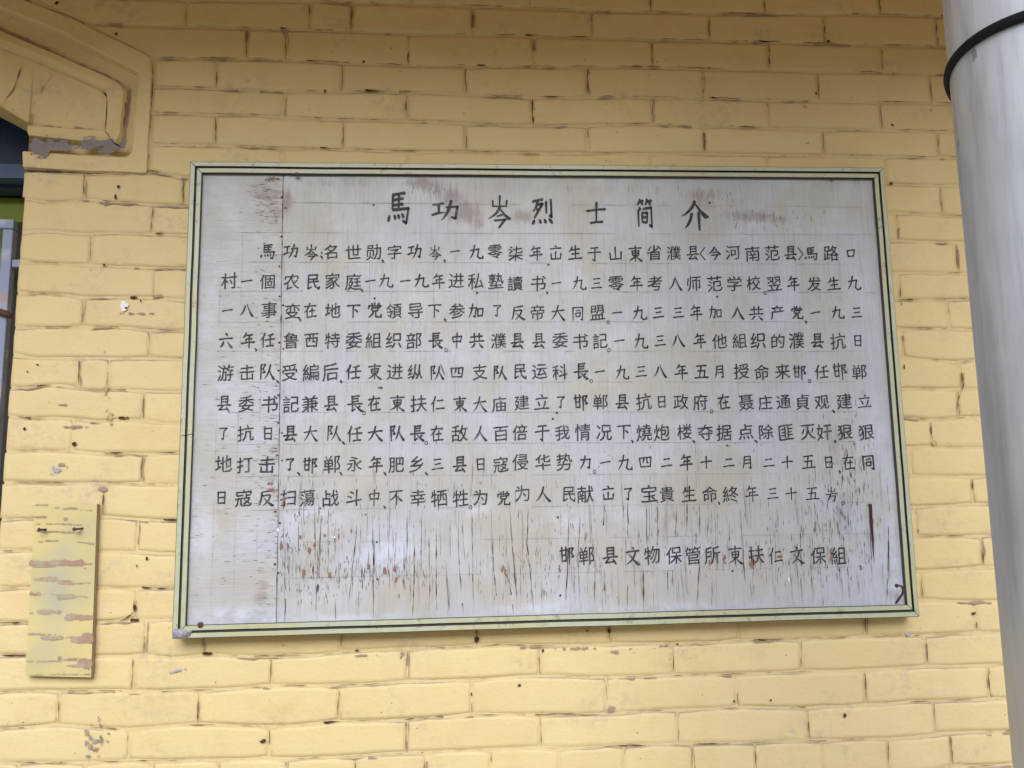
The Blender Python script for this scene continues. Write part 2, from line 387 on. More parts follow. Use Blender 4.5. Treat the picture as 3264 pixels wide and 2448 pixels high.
def brick_geo(x0, x1, r, z_off=0, rough=1.0, zt=None, zb=None):
    """one painted brick: wavy rounded outline, soft shoulders; returns V, F, edge attribute"""
    zt = zt or (lambda x: bed(r, x)); zb = zb or (lambda x: bed(r + 1, x))
    n = 7 if x1 - x0 > .16 else 5
    lip = random.uniform(-.0012, .0010); sd = random.random() * 50
    gap = .0012; flush = random.random() ** .7; back = .0016 + .0036 * flush
    def outline(ins, rnd):
        P = []; xa, xb = x0 + gap + ins, x1 - gap - ins
        js = .0015 * rough
        for i in range(n):
            x = xa + (xb - xa) * i / (n - 1); c = rnd if i in (0, n - 1) else 0
            P.append((x, zt(x) - gap - ins - c + js * nz(x, r, 22, sd), 1.0))
        for f in (.33, .67):
            z = zt(xb) * (1 - f) + zb(xb) * f; P.append((xb + js * nz(z, sd, 30), z, .45))
        for i in range(n):
            x = xb + (xa - xb) * i / (n - 1); c = rnd if i in (0, n - 1) else 0
            P.append((x, zb(x) + gap + ins + c + js * nz(x, r, 22, sd + 9), .55))
        for f in (.67, .33):
            z = zt(xa) * (1 - f) + zb(xa) * f; P.append((xa + js * nz(z, sd, 30, 3), z, .45))
        return P
    V = []; E = []
    k_ = None
    for ins, y, rnd, ef in ((0, back, .0012, 1.0), (.0019, lip * .4 + .0004, .0022, .8), (.0085, lip * .5 + .0001, .001, 0.0)):
        for (x, z, e) in outline(ins, rnd): V.append((x, y, z)); E.append(e * ef)
        if k_ is None: k_ = len(V)
    F = []
    for a in range(2):
        for i in range(k_):
            j = (i + 1) % k_; F.append((a * k_ + i, (a + 1) * k_ + i, (a + 1) * k_ + j, a * k_ + j))
    F.append(tuple(range(2 * k_, 3 * k_))[::-1])
    return V, F, E

wall = empty('brick_wall', (0, 0, 0), 'yellow painted brick wall behind the framed notice board', 'wall')
# region the surround of the arch occupies, as a height limit for bricks: outer diagonal then upright
dia = [wp(*p) for p in ((86, 0), (239, 60), (318, 101), (452, 164), (486, 186))]
def dia_x(z):
    """outer edge (x) of the arch surround at height z"""
    zb = wp(475, 552)[1]
    if z < zb: return None
    for (xa, za), (xb, zb_) in zip(dia, dia[1:]):
        if zb_ <= z <= za: return xa + (xb - xa) * (za - z) / (za - zb_)
    if z < dia[-1][1]: return OUTX
    # beyond the survey the arch flattens toward its crown
    xa, za = dia[0]; t = (z - za) / .30
    if t >= 1: return None
    return xa + (WCX - xa) * (t ** 1.5)
visible = []; stuff_g = G(); stuff_E = []
def add_stuff(V, F, E):
    stuff_g.add(V, F); stuff_E.extend(E)
bx0, bz0 = wp(640, 1960); bx1, bz1 = wp(2800, 560)
for r in range(-7, 47):
    zt_, zb_ = bed(r, 0), bed(r + 1, 0)
    if zb_ < -.01: continue
    if zt_ > ZTOP + .03: continue
    zm = (zt_ + zb_) / 2
    segs = []
    if r >= 6:
        if r < 30: segs = [(PIER + .004 * nz(r, 0, 3.1), XR), (XL, 2 * WCX - PIER)]
        else: segs = [(XL, XR)]
    else:
        dx = dia_x(zm)
        if dx is None: segs = [(XL, XR)]
        else: segs = [(dx + .002, XR), (XL, 2 * WCX - dx - .002)]
    for (xa, xb) in segs:
        J = row_joints(r, xa, xb)
        for a, b in zip(J, J[1:]):
            def zt(x, r=r): return bed(r, x)
            V, F, E = brick_geo(a, b, r)
            # cut by the diagonal: shear the left end to follow it
            if r <= 1 and a == xa and xa > XL + .1 and dia_x(zt_) is not None and dia_x(zb_ + .001):
                dxt = (dia_x(min(zt_, dia[0][1] + .25)) or xa) - xa; dxb = (dia_x(zb_) or xa) - xa
                nV = []
                for (x, y, z) in V:
                    w_ = max(0, 1 - (x - a) / (b - a)); f = (zt_ - z) / (zt_ - zb_)
                    nV.append((x + w_ * (dxt * (1 - f) + dxb * f), y, z))
                V = nV
            xm = (a + b) / 2
            hid = (a > bx0 and b < bx1 and zt_ > bz0 and zm < bz1 - .0 and zb_ > bz0)
            px = 1632 + (xm - .121) * 1640
            inview = (-1.12 < xm < .98) and -1 <= r <= 24
            if inview and not hid: visible.append((V, F, E))
            else: add_stuff(V, F, E)
for V, F, E in visible:
    mesh('brick', V, F, MAT['brick'], wall, smooth=True, attrs={'edge': E})
o = mesh('brick_course', stuff_g.V, stuff_g.F, MAT['brick'], wall, smooth=True, attrs={'edge': stuff_E}, kind='stuff')

# mortar bed behind the bricks, with the window opening left free
def archz(x):
    """underside of the arch above the window at x"""
    s = wp(85, 388); top = .20
    u = (x - WCX) / (s[0] - WCX)
    return s[1] + top * (1 - abs(u) ** 1.7)
g = G(); YM = .0018
zs = wp(85, 388)[1]; zsill = bed(30, 0)
xl = 2 * WCX - PIER - .004; xo = OUTX - .004; zblk = bed(6, PIER) - .002
def otop(x):
    u = abs(x - WCX); best = zblk
    z = zblk
    for i_ in range(200):
        zz = zblk + i_ * .005
        d_ = dia_x(zz)
        if d_ is not None and abs(d_ - WCX) > u: best = zz
    return best
def quad(x0, x1, z0, z1, za=None): g.add([(x0, YM, z0), (x1, YM, z1), (x1, YM, ZTOP), (x0, YM, ZTOP)], [(0, 1, 2, 3)])
for sg in (1, -1):
    m_x = (lambda x: x) if sg == 1 else (lambda x: 2 * WCX - x)
    far = XR if sg == 1 else 2 * WCX - XL
    a, b = m_x(xo), m_x(far)
    g.add([(a, YM, 0), (b, YM, 0), (b, YM, ZTOP), (a, YM, ZTOP)], [(0, 1, 2, 3)])
    a, b = m_x(PIER + .004), m_x(xo)
    g.add([(a, YM, 0), (b, YM, 0), (b, YM, zblk), (a, YM, zblk)], [(0, 1, 2, 3)])
g.add([(xl, YM, 0), (PIER + .004, YM, 0), (PIER + .004, YM, zsill), (xl, YM, zsill)], [(0, 1, 2, 3)])
bx_ = [2 * WCX - xo + (2 * xo - 2 * WCX) * i / 60 for i in range(61)]
for a, b in zip(bx_, bx_[1:]):
    quad(a, b, otop(a) - .004, otop(b) - .004)
NA = 24
ax = [xl + (PIER + .004 - xl) * i / NA for i in range(NA + 1)]
# rough masonry behind the moulding
for sg in (1, -1):
    m_x = (lambda x: x) if sg == 1 else (lambda x: 2 * WCX - x)
    a, b = m_x(PIER + .004), m_x(xo + .01); g.add([(a, .03, zblk - .1), (b, .03, zblk - .1), (b, .03, ZTOP), (a, .03, ZTOP)], [(0, 1, 2, 3)])
for a, b in zip(ax, ax[1:]):
    g.add([(a, .03, archz(a)), (b, .03, archz(b)), (b, .03, ZTOP), (a, .03, ZTOP)], [(0, 1, 2, 3)])
# reveals: jambs, arch underside, sill
DEP = .125
for xx in (PIER + .004, xl):
    g.add([(xx, YM, zsill), (xx, DEP + .29, zsill), (xx, DEP + .29, zs + .02), (xx, YM, zs + .02)], [(0, 1, 2, 3)])
g.add([(xl, YM, zsill), (PIER + .004, YM, zsill), (PIER + .004, DEP + .29, zsill), (xl, DEP + .29, zsill)], [(0, 1, 2, 3)])
for a, b in zip(ax, ax[1:]):
    g.add([(a, YM, archz(a)), (b, YM, archz(b)), (b, DEP, archz(b)), (a, DEP, archz(a))], [(0, 1, 2, 3)])
    g.add([(a, DEP, archz(a)), (b, DEP, archz(b)), (b, DEP, ZTOP), (a, DEP, ZTOP)], [(0, 1, 2, 3)])
g.build('mortar_bed', MAT['mortar'], wall)
# brick ends of the jamb, one per course
for r in range(6, 23):
    zt_, zb_ = bed(r, PIER), bed(r + 1, PIER)
    dx = .004 * nz(r, 0, 3.1)
    gg = G(); x = PIER + dx
    V = [(x + .010, .001, zt_ - .004), (x + .0015, .0035, zt_ - .004), (x - .001, .012, zt_ - .005), (x - .001, .118, zt_ - .005)]
    nn = 5; VV = []
    for i in range(nn):
        f = i / (nn - 1); z = zt_ - .0025 - (zt_ - zb_ - .005) * f
        pin = .0045 if i in (0, nn - 1) else 0
        j = .0012 * nz(z, r, 40)
        VV += [(x + .012, .0010 + pin * .4, z), (x + .003 + pin + j, .0022, z), (x - .0012 + pin + j, .0085, z), (x - .0012 + pin, .118, z)]
    FF = [(i * 4 + c_, i * 4 + c_ + 1, (i + 1) * 4 + c_ + 1, (i + 1) * 4 + c_) for i in range(nn - 1) for c_ in range(3)]
    mesh('brick_end', VV, FF, MAT['brick'], wall, smooth=True, attrs={'edge': [.2] * len(VV)})

# ------------------------------------------------------------------ arch surround
def sweep(g, A, B, ya, yb, m=0, E=None, ea=0, eb=0):
    """strip between two equal-length polylines"""
    n = len(A); V = [(p[0], ya, p[1]) for p in A] + [(p[0], yb, p[1]) for p in B]
    g.add(V, [(i, i + 1, n + i + 1, n + i) for i in range(n - 1)], m)
    if E is not None: E += [ea] * n + [eb] * n
def resample(P, n, wob=.0012, seed=1):
    L = [0]
    for a, b in zip(P, P[1:]): L.append(L[-1] + math.hypot(b[0] - a[0], b[1] - a[1]))
    out = []
    for i in range(n):
        s = L[-1] * i / (n - 1); x = float(np.interp(s, L, [p[0] for p in P])); z = float(np.interp(s, L, [p[1] for p in P]))
        out.append((x + wob * nz(s, seed, 18), z + wob * nz(s, seed, 18, 5)))
    return out
def ext(P, rise, xend):
    """continue a polyline from its first (upper left) point to the window axis, flattening"""
    x, z = P[0]; pts = []
    for i in range(6, 0, -1):
        f = i / 6; pts.append((x + (xend - x) * f, z + rise * (1 - (1 - f) ** 1.8)))
    return pts + P
W = lambda L_: [wp(*p) for p in L_]
pO = ext(W([(38, -19), (86, 0), (239, 60), (318, 101), (452, 164), (484, 184), (490, 260), (486, 336), (475, 552)]), .20, WCX)
pA = ext(W([(0, 26), (105, 68), (209, 108), (222, 122), (415, 217), (441, 232), (436, 300), (424, 420), (418, 488), (404, 500), (250, 494), (76, 482)]), .20, WCX)
pB = ext(W([(0, 86), (150, 150), (374, 250), (404, 272), (400, 320), (388, 437), (370, 466), (230, 452), (88, 436)]), .19, WCX)
pC = ext(W([(0, 150), (75, 178), (200, 232), (336, 292), (334, 340), (329, 404), (300, 406), (200, 400), (86, 393)]), .18, WCX)
arch = empty('arch_surround', (WCX, 0, zs), 'yellow stepped plaster moulding framing the arched window at upper left', 'moulding')
NS = 90
def corr(P, n, seed, wob=.0012):  # resample each path by the same key corners so strips stay tidy
    return resample(P, n, wob, seed)
def split3(P, i1, i2): return P[:i1 + 1], P[i1:i2 + 1], P[i2:]
def key(P, c1, c2, seed, wob=.0012, n=(46, 18, 20)):
    a, b, c = P[:c1 + 1], P[c1:c2 + 1], P[c2:]
    return resample(a, n[0], wob, seed)[:-1] + resample(b, n[1], wob, seed + 1)[:-1] + resample(c, n[2], wob, seed + 2)
iA1, iA2 = len(pA) - 7, len(pA) - 3
kA = key(pA, len(pA) - 7, len(pA) - 3, 3)
kB = key(pB, len(pB) - 6, len(pB) - 3, 6)
kC = key(pC, len(pC) - 5, len(pC) - 4, 9)
def off(P, d):
    out = []
    for i, p in enumerate(P):
        a = P[max(i - 1, 0)]; b = P[min(i + 1, len(P) - 1)]
        dx, dz = b[0] - a[0], b[1] - a[1]; L = math.hypot(dx, dz) or 1
        out.append((p[0] - (-dz / L) * -d * -1 * -1, p[1] - (dx / L) * d) if False else (p[0] + dz / L * d, p[1] - dx / L * d))
    return out          # positive d = to the inside (right-hand side going right/down)
pOx = pO + W([(470, 560), (400, 556), (250, 552), (76, 540)])
kO = key(pOx, len(pOx) - 9, len(pOx) - 5, 12)
def both(name, strips, mat='plaster'):
    """build strips and their mirror image about the window axis"""
    g = G(); E = []
    for A, B, ya, yb, ea, eb in strips:
        sweep(g, A, B, ya, yb, 0, E, ea, eb)
        mA = [(2 * WCX - x, z) for x, z in A][::-1]; mB = [(2 * WCX - x, z) for x, z in B][::-1]
        sweep(g, mA, mB, ya, yb, 0, E, ea, eb)
    return mesh(name, g.V, g.F, MAT[mat], arch, smooth=True, attrs={'edge': E})
A1 = off(kA, -.004); O1 = off(kO, .004)
yA, yB, yC, yD = -.004, .012, .000, .009
both('outer_band', [(kO, O1, .006, yA + .001, .9, .3), (O1, A1, yA, yA, .2, .2), (A1, kA, yA, yA + .004, .3, .5)])
B0 = [(a[0] * .35 + b[0] * .65, a[1] * .35 + b[1] * .65) for a, b in zip(kA, kB)]
A2 = [(a[0] * .88 + b[0] * .12, a[1] * .88 + b[1] * .12) for a, b in zip(kA, kB)]
both('cove_band', [(kA, A2, yA + .004, .016, .3, .4), (A2, B0, .016, .018, .2, .25), (B0, kB, .018, yB + .006, .25, 1.15)])
C0 = [(a[0] * .82 + b[0] * .18, a[1] * .82 + b[1] * .18) for a, b in zip(kB, kC)]
C1 = [(a[0] * .45 + b[0] * .55, a[1] * .45 + b[1] * .55) for a, b in zip(kB, kC)]
C2 = [(a[0] * .12 + b[0] * .88, a[1] * .12 + b[1] * .88) for a, b in zip(kB, kC)]
both('round_band', [(kB, C0, yB + .006, yC + .003, 1.1, .25), (C0, C1, yC + .003, yC, .2, .1), (C1, C2, yC, yC + .003, .1, .2), (C2, kC, yC + .003, yD + .003, .3, .85)])
# flat field of voussoirs inside the moulding
def field():
    g = G(); E = []
    inner = [(x, archz(x) + .0) for x in np.linspace(WCX, wp(85, 388)[0], 30)]
    top = []
    for x, z in inner:
        best = None
        for (xa, za), (xb, zb) in zip(kC, kC[1:]):
            if min(xa, xb) - 1e-6 <= x <= max(xa, xb) + 1e-6 and xb > xa: best = za + (zb - za) * ((x - xa) / (xb - xa)); break
        top.append((x, best if best else z + .1))
    sweep(g, top, inner, yD + .002, yD, 0, E, .5, .4)
    # right part, between spring point and upright
    xs = np.linspace(wp(85, 388)[0], wp(331, 350)[0], 14); T = []; Bt = []
    low = [p for p in kC[-20:]][::-1]
    for x in xs:
        z = None
        for (xa, za), (xb, zb) in zip(kC, kC[1:]):
            if xb > xa and xa - 1e-6 <= x <= xb + 1e-6: z = za + (zb - za) * (x - xa) / (xb - xa); break
        T.append((x, z if z else wp(334, 300)[1]))
        Bt.append((x, float(np.interp(x, [p[0] for p in low], [p[1] for p in low]))))
    sweep(g, T, Bt, yD + .002, yD + .002, 0, E, .3, .5)
    V = list(g.V); F = list(g.F); n = len(V)
    V += [(2 * WCX - x, y, z) for x, y, z in g.V]; F += [tuple(n + i for i in f)[::-1] for f in g.F]; E2 = E + E
    mesh('voussoir_field', V, F, MAT['plaster'], arch, smooth=True, attrs={'edge': E2})
field()
g = G()
def crackpath(pts, wid, y, gg, m=0, wob=.0018, seg=.006, gaps=0.0, seed=0, taper=True):
    """an irregular line through points (x,z), with optional interruptions"""
    L = [0]
    for a, b in zip(pts, pts[1:]): L.append(L[-1] + math.hypot(b[0] - a[0], b[1] - a[1]))
    n = max(3, int(L[-1] / seg)); cur = []; cw = []
    for i in range(n + 1):
        s = L[-1] * i / n
        x = float(np.interp(s, L, [p[0] for p in pts])); z = float(np.interp(s, L, [p[1] for p in pts]))
        x += wob * nz(s, seed, 45, 1) + wob * .6 * nz(s, seed, 150, 4); z += wob * nz(s, seed, 45, 2) + wob * .6 * nz(s, seed, 150, 3)
        g_ = .5 + .5 * nz(s, seed, 26, 8) * 1.6
        wv = wid * max(.15, .55 + 1.3 * nz(s, seed, 60, 6) + .35 * nz(s, seed, 14, 5))
        if taper: wv *= min(1, 4 * (i + .3) / n, 4 * (n - i + .3) / n)
        if g_ < gaps:
            if len(cur) > 1: gg.ribbon(cur, cw, y, m)
            cur = []; cw = []
        else: cur.append((x, z)); cw.append(wv)
    if len(cur) > 1: gg.ribbon(cur, cw, y, m)
# joints between the voussoirs and cracks of the moulding
for P, w_ in (([(67, 190), (40, 270), (4, 325)], .003), ([(164, 232), (140, 260), (95, 335)], .0018), ([(239, 280), (220, 315), (205, 372)], .001), ([(60, 10), (20, 60)], .001)):
    crackpath(W(P), w_, yD - .0012, g, 1, gaps=.25, seed=P[0][0])
crackpath(W([(84, 4), (239, 62), (318, 103), (452, 166), (486, 188)]), .0022, yA - .0012, g, 1, gaps=.35, seed=2)
crackpath(W([(490, 190), (487, 336), (476, 530)]), .0022, yA - .0012, g, 0, gaps=.5, seed=3)
crackpath(W([(400, 270), (402, 330), (388, 430)]), .002, yB - .012, g, 0, gaps=.45, seed=4)
crackpath(W([(78, 395), (80, 384), (86, 376)]), .007, -.004, g, 0, seed=4, wob=.003)
crackpath(W([(335, 420), (352, 436), (366, 460), (395, 478)]), .002, yA - .0012, g, 0, seed=5, gaps=.3)
kd = [p for p in kB if p[0] > wp(0, 86)[0] - .3][:45]
crackpath([(x - .002, z + .001) for x, z in kd[::3]], .0075, yB + .0030, g, 2, seed=21, gaps=.05, taper=False)
kb = kC[-18:]; crackpath([(x, z) for x, z in kb[::2]], .006, yD - .0015, g, 2, seed=22, gaps=.1)
kb = kO[-17:]; crackpath([(x, z - .001) for x, z in kb[::2]], .003, -.0035, g, 0, seed=23, gaps=.35)
g.build('surround_crack', [MAT['crack'], MAT['joint'], MAT['grime']], arch, kind='stuff')
# bare grey patch under the moulding and rough torn paint beside it
g = G()
px0, pz0 = wp(100, 510); px1, pz1 = wp(262, 436)
def fn(X, Z):
    u = (X - px0) / (px1 - px0); v = (Z - pz0) / (pz1 - pz0)
    top = .82 - .30 * np.clip(u - .35, 0, 1); bot = np.where(u < .38, .12 + .25 * np.abs(u - .2), .42 - .05 * u)
    return np.minimum(top - v, v - bot) + .34 * (fbm(X * 90, Z * 90, 3) - .5) + .75 * (fbm(X * 260, Z * 260, 5) - .5) - .35 * np.clip(u - .86, 0, 1) * 4 - .5 * np.clip(.05 - u, 0, 1) * 8
maskgeo(g, px0 - .01, px1 + .02, pz0, pz1 + .005, .0012, yA - .0012, fn)
qx0, qz0 = wp(262, 492); qx1, qz1 = wp(405, 440)
maskgeo(g, qx0, qx1, qz0, qz1, .0012, yA - .0012, lambda X, Z: .55 * fbm(X * 60, Z * 160, 11) - .36 + .16 * np.sin((Z - qz0) / (qz1 - qz0) * 3.1))
g.build('bare_patch', MAT['render'], arch, kind='stuff')

# ------------------------------------------------------------------ joint lines, grime and pits of the wall
g = G()
YJ = -.0026
def inboard(x, z): return bx0 - .02 < x < bx1 + .02 and bz0 - .02 < z < bz1 + .02
for r in range(-1, 26):
    xa0 = PIER + .01 if r >= 6 else ((dia_x(bed(r, 0)) or -1.3) + .01)
    x = xa0
    while x < 1.15:
        ln = random.uniform(.03, .17); xe = min(x + ln, 1.2)
        pts = [(xx, bed(r, xx) + .0012) for xx in np.arange(x, xe + .001, .012)]
        if len(pts) > 2 and not inboard((x + xe) / 2, pts[0][1]):
            up_ = max(0, min(1, (bed(r, 0) - 1.5) / 1.0))
            q = random.random()
            if q < .82:                # thin brown ribbon, the joint's shadow painted in
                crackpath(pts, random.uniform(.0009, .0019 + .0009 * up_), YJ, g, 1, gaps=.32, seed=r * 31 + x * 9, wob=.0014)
            if random.random() < .12 + .24 * up_:   # open dark crack
                a = random.random() * .6; k0 = int(len(pts) * a); pp = pts[k0:k0 + max(3, len(pts) // 2)]
                crackpath(pp, random.uniform(.0015, .0036), YJ - .0003, g, 0, gaps=.46, seed=r * 17 + x * 5, wob=.0016)
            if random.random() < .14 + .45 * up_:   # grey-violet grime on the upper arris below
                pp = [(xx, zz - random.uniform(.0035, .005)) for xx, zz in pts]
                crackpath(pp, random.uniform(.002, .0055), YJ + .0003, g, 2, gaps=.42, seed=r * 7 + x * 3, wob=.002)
        x = xe + random.uniform(-.01, .03)
    for h in headm.get(r, []):
        zt_, zb_ = bed(r, h), bed(r + 1, h)
        if inboard(h, (zt_ + zb_) / 2) or h < xa0: continue
        q = random.random()
        pts = [(h, zt_ - .003), (h + random.uniform(-.001, .001), (zt_ + zb_) / 2), (h + random.uniform(-.0015, .0015), zb_ + .003)]
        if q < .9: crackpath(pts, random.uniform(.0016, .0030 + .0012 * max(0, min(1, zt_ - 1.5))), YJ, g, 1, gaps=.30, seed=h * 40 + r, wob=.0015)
        if random.random() < .45: crackpath(pts, random.uniform(.0014, .0030), YJ - .0003, g, 0, gaps=.52, seed=h * 20 + r, wob=.0018)
        if random.random() < .35: crackpath([(a + .004, b) for a, b in pts], .0035, YJ + .0003, g, 2, gaps=.45, seed=h * 11 + r, wob=.002)
g.build('joint_shadow_crack', [MAT['crack'], MAT['joint'], MAT['grime']], wall, kind='stuff')

# individual marks that can be seen: (px, py, half-width mm, half-height mm, kind)
g = G()
def blot(px, py, hw, hh, m=0, dens=.0, seed=None, y=-.0030, cell=.0011, tilt=0):
    cx, cz = wp(px, py); hw /= 1000; hh /= 1000; seed = int(px * 3 + py) % 199 if seed is None else seed
    def f(X, Z):
        u = (X - cx); v = (Z - cz); u, v = u * math.cos(tilt) + v * math.sin(tilt), -u * math.sin(tilt) + v * math.cos(tilt)
        return 1 - np.sqrt((u / hw) ** 2 + (v / hh) ** 2) + (1.6 + dens) * (fbm(X * 160, Z * 160, seed) - .55) - dens * .3
    e = max(hw, hh) * 1.4
    maskgeo(g, cx - e, cx + e, cz - e, cz + e, cell, y, f, m)
for p in ((380, 597, 3, 3, 0), (370, 628, 2, 5, 0), (333, 845, 2.5, 3.5, 0), (372, 112, 3, 4, 0), (182, 10, 4, 5, 0), (1037, 292, 2, 4, 0), (1185, 290, 14, 2.2, 0), (1530, 210, 14, 1.6, 0), (1160, 200, 3, 3, 0),
          (2838, 586, 3, 3, 0), (2842, 400, 3, 3, 0), (2639, 133, 4, 3, 0), (2600, 300, 3, 3.5, 0), (2965, 354, 2, 4, 0), (660, 2083, 11, 3, 0), (1137, 2073, 3.5, 2.2, 0), (1520, 2038, 4, 5, 0), (1940, 2010, 4, 4, 0),
          (1730, 2073, 2, 4, 0), (2158, 2052, 4, 2.4, 0), (2338, 2234, 1.6, 3.5, 0), (2455, 2230, 3, 2.5, 0), (1657, 2183, 3, 2.5, 0), (1503, 2212, 2, 4, 0), (838, 2362, 7, 4, 0), (1870, 2010, 5, 3, 0),
          (427, 1976, 8, 3, 0), (431, 1942, 2.5, 10, 0), (470, 1780, 2, 4, 0), (438, 1802, 1.5, 3.5, 0), (239, 1415, 3, 5, 0), (392, 1332, 9, 2.4, 0), (430, 950, 9, 2.6, 0), (450, 960, 2, 4, 0), (2692, 2278, 4, 5, 0),
          (2835, 1210, 2, 6, 0), (2975, 1410, 5, 6, 1), (2880, 1170, 2, 9, 0), (80, 1368, 2.5, 2.5, 0), (90, 1186, 2.5, 2, 0), (122, 1163, 2, 2, 0), (3101, 1955, 3.5, 2.5, 0), (2572, 457, 5, 3, 1), (2566, 342, 4, 3, 1)):
    blot(*p[:4], m=p[4])
for p in ((335, 1120, 14, 6), (342, 1240, 7, 24), (350, 1330, 8, 16), (290, 860, 5, 12)):
    blot(*p, m=1, dens=2.0, y=-.0027, cell=.0009)
for p in ((340, 650, 7, 5), (500, 945, 10, 4), (440, 1000, 24, 2.5), (330, 1560, 14, 5), (190, 1290, 30, 2.2), (240, 1360, 26, 2.5), (1960, 2078, 9, 5), (2010, 2068, 3, 2), (1280, 2083, 5, 6), (1160, 2088, 24, 2.0),
          (1700, 2062, 26, 3), (1830, 2066, 40, 3), (2120, 2058, 16, 3), (2430, 2044, 24, 3), (1950, 2260, 12, 6)):
    blot(*p, m=2, dens=.7, y=-.0028)
blot(190, 1498, 18, 8, m=4, dens=.9, y=-.0031); blot(200, 1482, 12, 6, m=2, dens=.9, y=-.0030); blot(570, 2136, 19, 1.8, m=4, dens=.4, y=-.0031, tilt=.22); blot(2895, 2022, 5, 3, m=4, y=-.0031)
blot(397, 979, 7, 9, m=3, y=-.0034); blot(403, 983, 3, 2, m=0, y=-.0037)
blot(292, 2355, 24, 34, m=5, dens=3.0, y=-.0031, cell=.0008); blot(292, 2420, 14, 10, m=5, dens=2.2, y=-.0031)
crackpath(W([(2867, 965), (2882, 990), (2888, 1010), (2884, 1040)]), .003, -.0033, g, 0, gaps=.3, seed=71)
crackpath(W([(3066, 1190), (3066, 1240), (3048, 1280), (3050, 1316)]), .0022, -.0033, g, 0, gaps=.3, seed=72, wob=.003)
crackpath(W([(596, 570), (586, 600), (590, 640), (582, 660)]), .002, -.0033, g, 0, gaps=.3, seed=73, wob=.003)
crackpath(W([(432, 1900), (426, 1950), (400, 1976), (380, 1978)]), .0022, -.0033, g, 0, gaps=.3, seed=74)
g.build('wall_mark', [MAT['crack'], MAT['olive'], MAT['grime'], MAT['white'], MAT['bluesmear'], MAT['chip']], wall, kind='stuff')

# ------------------------------------------------------------------ arched window behind the reveal
win = empty('arched_window', (WCX, DEP, zsill), 'blue painted arched window with green panel, cut off at the left edge', 'window')
def yq(px, py, y): return wp(px, py, y)
YW = DEP + .10
z_h0 = yq(40, 540, YW)[1]; z_l1 = yq(40, 586, YW)[1]; z_g0 = yq(40, 600, YW)[1]
g = G(); g.box(2 * WCX - PIER, PIER, YW, YW + .05, z_h0, z_h0 + .30); g.build('frame_head', MAT['blue'], win)
g = G(); g.box(2 * WCX - PIER, PIER, YW - .035, YW + .05, z_l1, z_h0 - .002); g.build('transom', MAT['blue2'], win)
g = G(); g.box(2 * WCX - PIER, PIER, YW + .002, YW + .05, z_g0, z_l1 - .002); g.build('transom_trim', MAT['blue'], win)
g = G(); g.box(2 * WCX - PIER + .002, PIER - .002, YW + .056, YW + .066, zsill + .05, z_g0 - .002); g.build('green_panel', MAT['green'], win)
xs_ = yq(30, 1000, YW)[0]; zq_ = yq(50, 706, YW)[1]
for x0_, x1_ in ((xs_, PIER), (2 * WCX - PIER, 2 * WCX - xs_)):
    g = G(); g.box(x0_, x1_, YW + .004, YW + .052, zsill + .001, zq_); g.build('frame_stile', MAT['inside'], win)
g = G(); g.box(2 * WCX - xs_ + .001, xs_ - .001, YW + .004, YW + .05, zsill + .001, zsill + .049); g.build('frame_sill', MAT['blue'], win)
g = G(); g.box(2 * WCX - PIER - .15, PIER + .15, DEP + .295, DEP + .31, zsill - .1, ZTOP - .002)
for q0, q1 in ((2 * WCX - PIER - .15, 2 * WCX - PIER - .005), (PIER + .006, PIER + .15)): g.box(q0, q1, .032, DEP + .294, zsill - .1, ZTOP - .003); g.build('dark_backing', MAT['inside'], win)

YG = .045
gr = empty('window_grille', (WCX, YG, zsill), 'blue-grey painted metal bar grille in the window opening at the left edge', 'window grille')
ztop = yq(20, 698, YG)[1]; xr_ = yq(42, 720, YG)[0]; tb = .0195
def bar(name, x0, x1, z0, z1, y0=YG, y1=YG + tb):
    g = G(); g.box(x0, x1, y0, y1, z0, z1); o = g.build(name, MAT['grille'], gr)
    b = o.modifiers.new('bevel', 'BEVEL'); b.width = .002; b.segments = 2
xl_ = 2 * WCX - xr_
bar('rail', xl_, xr_, ztop - tb, ztop); bar('rail', xl_, xr_, zsill + .05, zsill + .05 + tb)
bar('upright', xr_ - tb, xr_, zsill + .051 + tb, ztop - tb - .001); bar('upright', xl_, xl_ + tb, zsill + .051 + tb, ztop - tb - .001)
nb = 8
for i in range(1, nb):
    xx = xl_ + (xr_ - xl_) * i / nb
    bar('grille_bar', xx - .006, xx + .006, zsill + .051 + tb, ztop - tb - .001, YG + .003, YG + .015)
zc = yq(50, 838, YG)[1]
bar('wall_lug', xr_ + .001, PIER + .02, zc - .008, zc + .008, YG + .002, YG + .016)
g = G(); hx, hz = yq(22, 1003, YG); tube(g, [(hx - .012, YG - .006, hz + .004), (hx + .004, YG - .008, hz), (hx + .012, YG - .004, hz - .006)], [.007, .006, .004], 8)
g.build('latch_stub', MAT['rust'], gr, smooth=True)

# ------------------------------------------------------------------ notice board
YF = -.045            # front of the trim
YP = -.0355            # front of the panels
bcx, bcz = wp(1730, 1250, YP)
board = empty('notice_board', (bcx, 0, wp(1730, 2000, YP)[1]), 'large whitewashed wooden notice board with handwritten black Chinese text in pale green trim', 'notice board')
P_ = lambda x, y: wp(x, y, YP)
# trim corners (outer) in metres, on the trim's front plane
oc = [wp(*p, YF) for p in ((606, 514), (2818, 534), (2932, 1966), (548, 2037))]
def lerp(a, b, t): return (a[0] + (b[0] - a[0]) * t, a[1] + (b[1] - a[1]) * t)
cxm = sum(c[0] for c in oc) / 4; czm = sum(c[1] for c in oc) / 4
def inset(d):
    return [(oc[0][0] + d, oc[0][1] - d), (oc[1][0] - d, oc[1][1] - d), (oc[2][0] - d, oc[2][1] + d), (oc[3][0] + d, oc[3][1] + d)]
i24 = inset(.0235)
ic = [wp(*p, YP) for p in ((644, 560), (2777, 572), (2872, 1930), (588, 1990))]
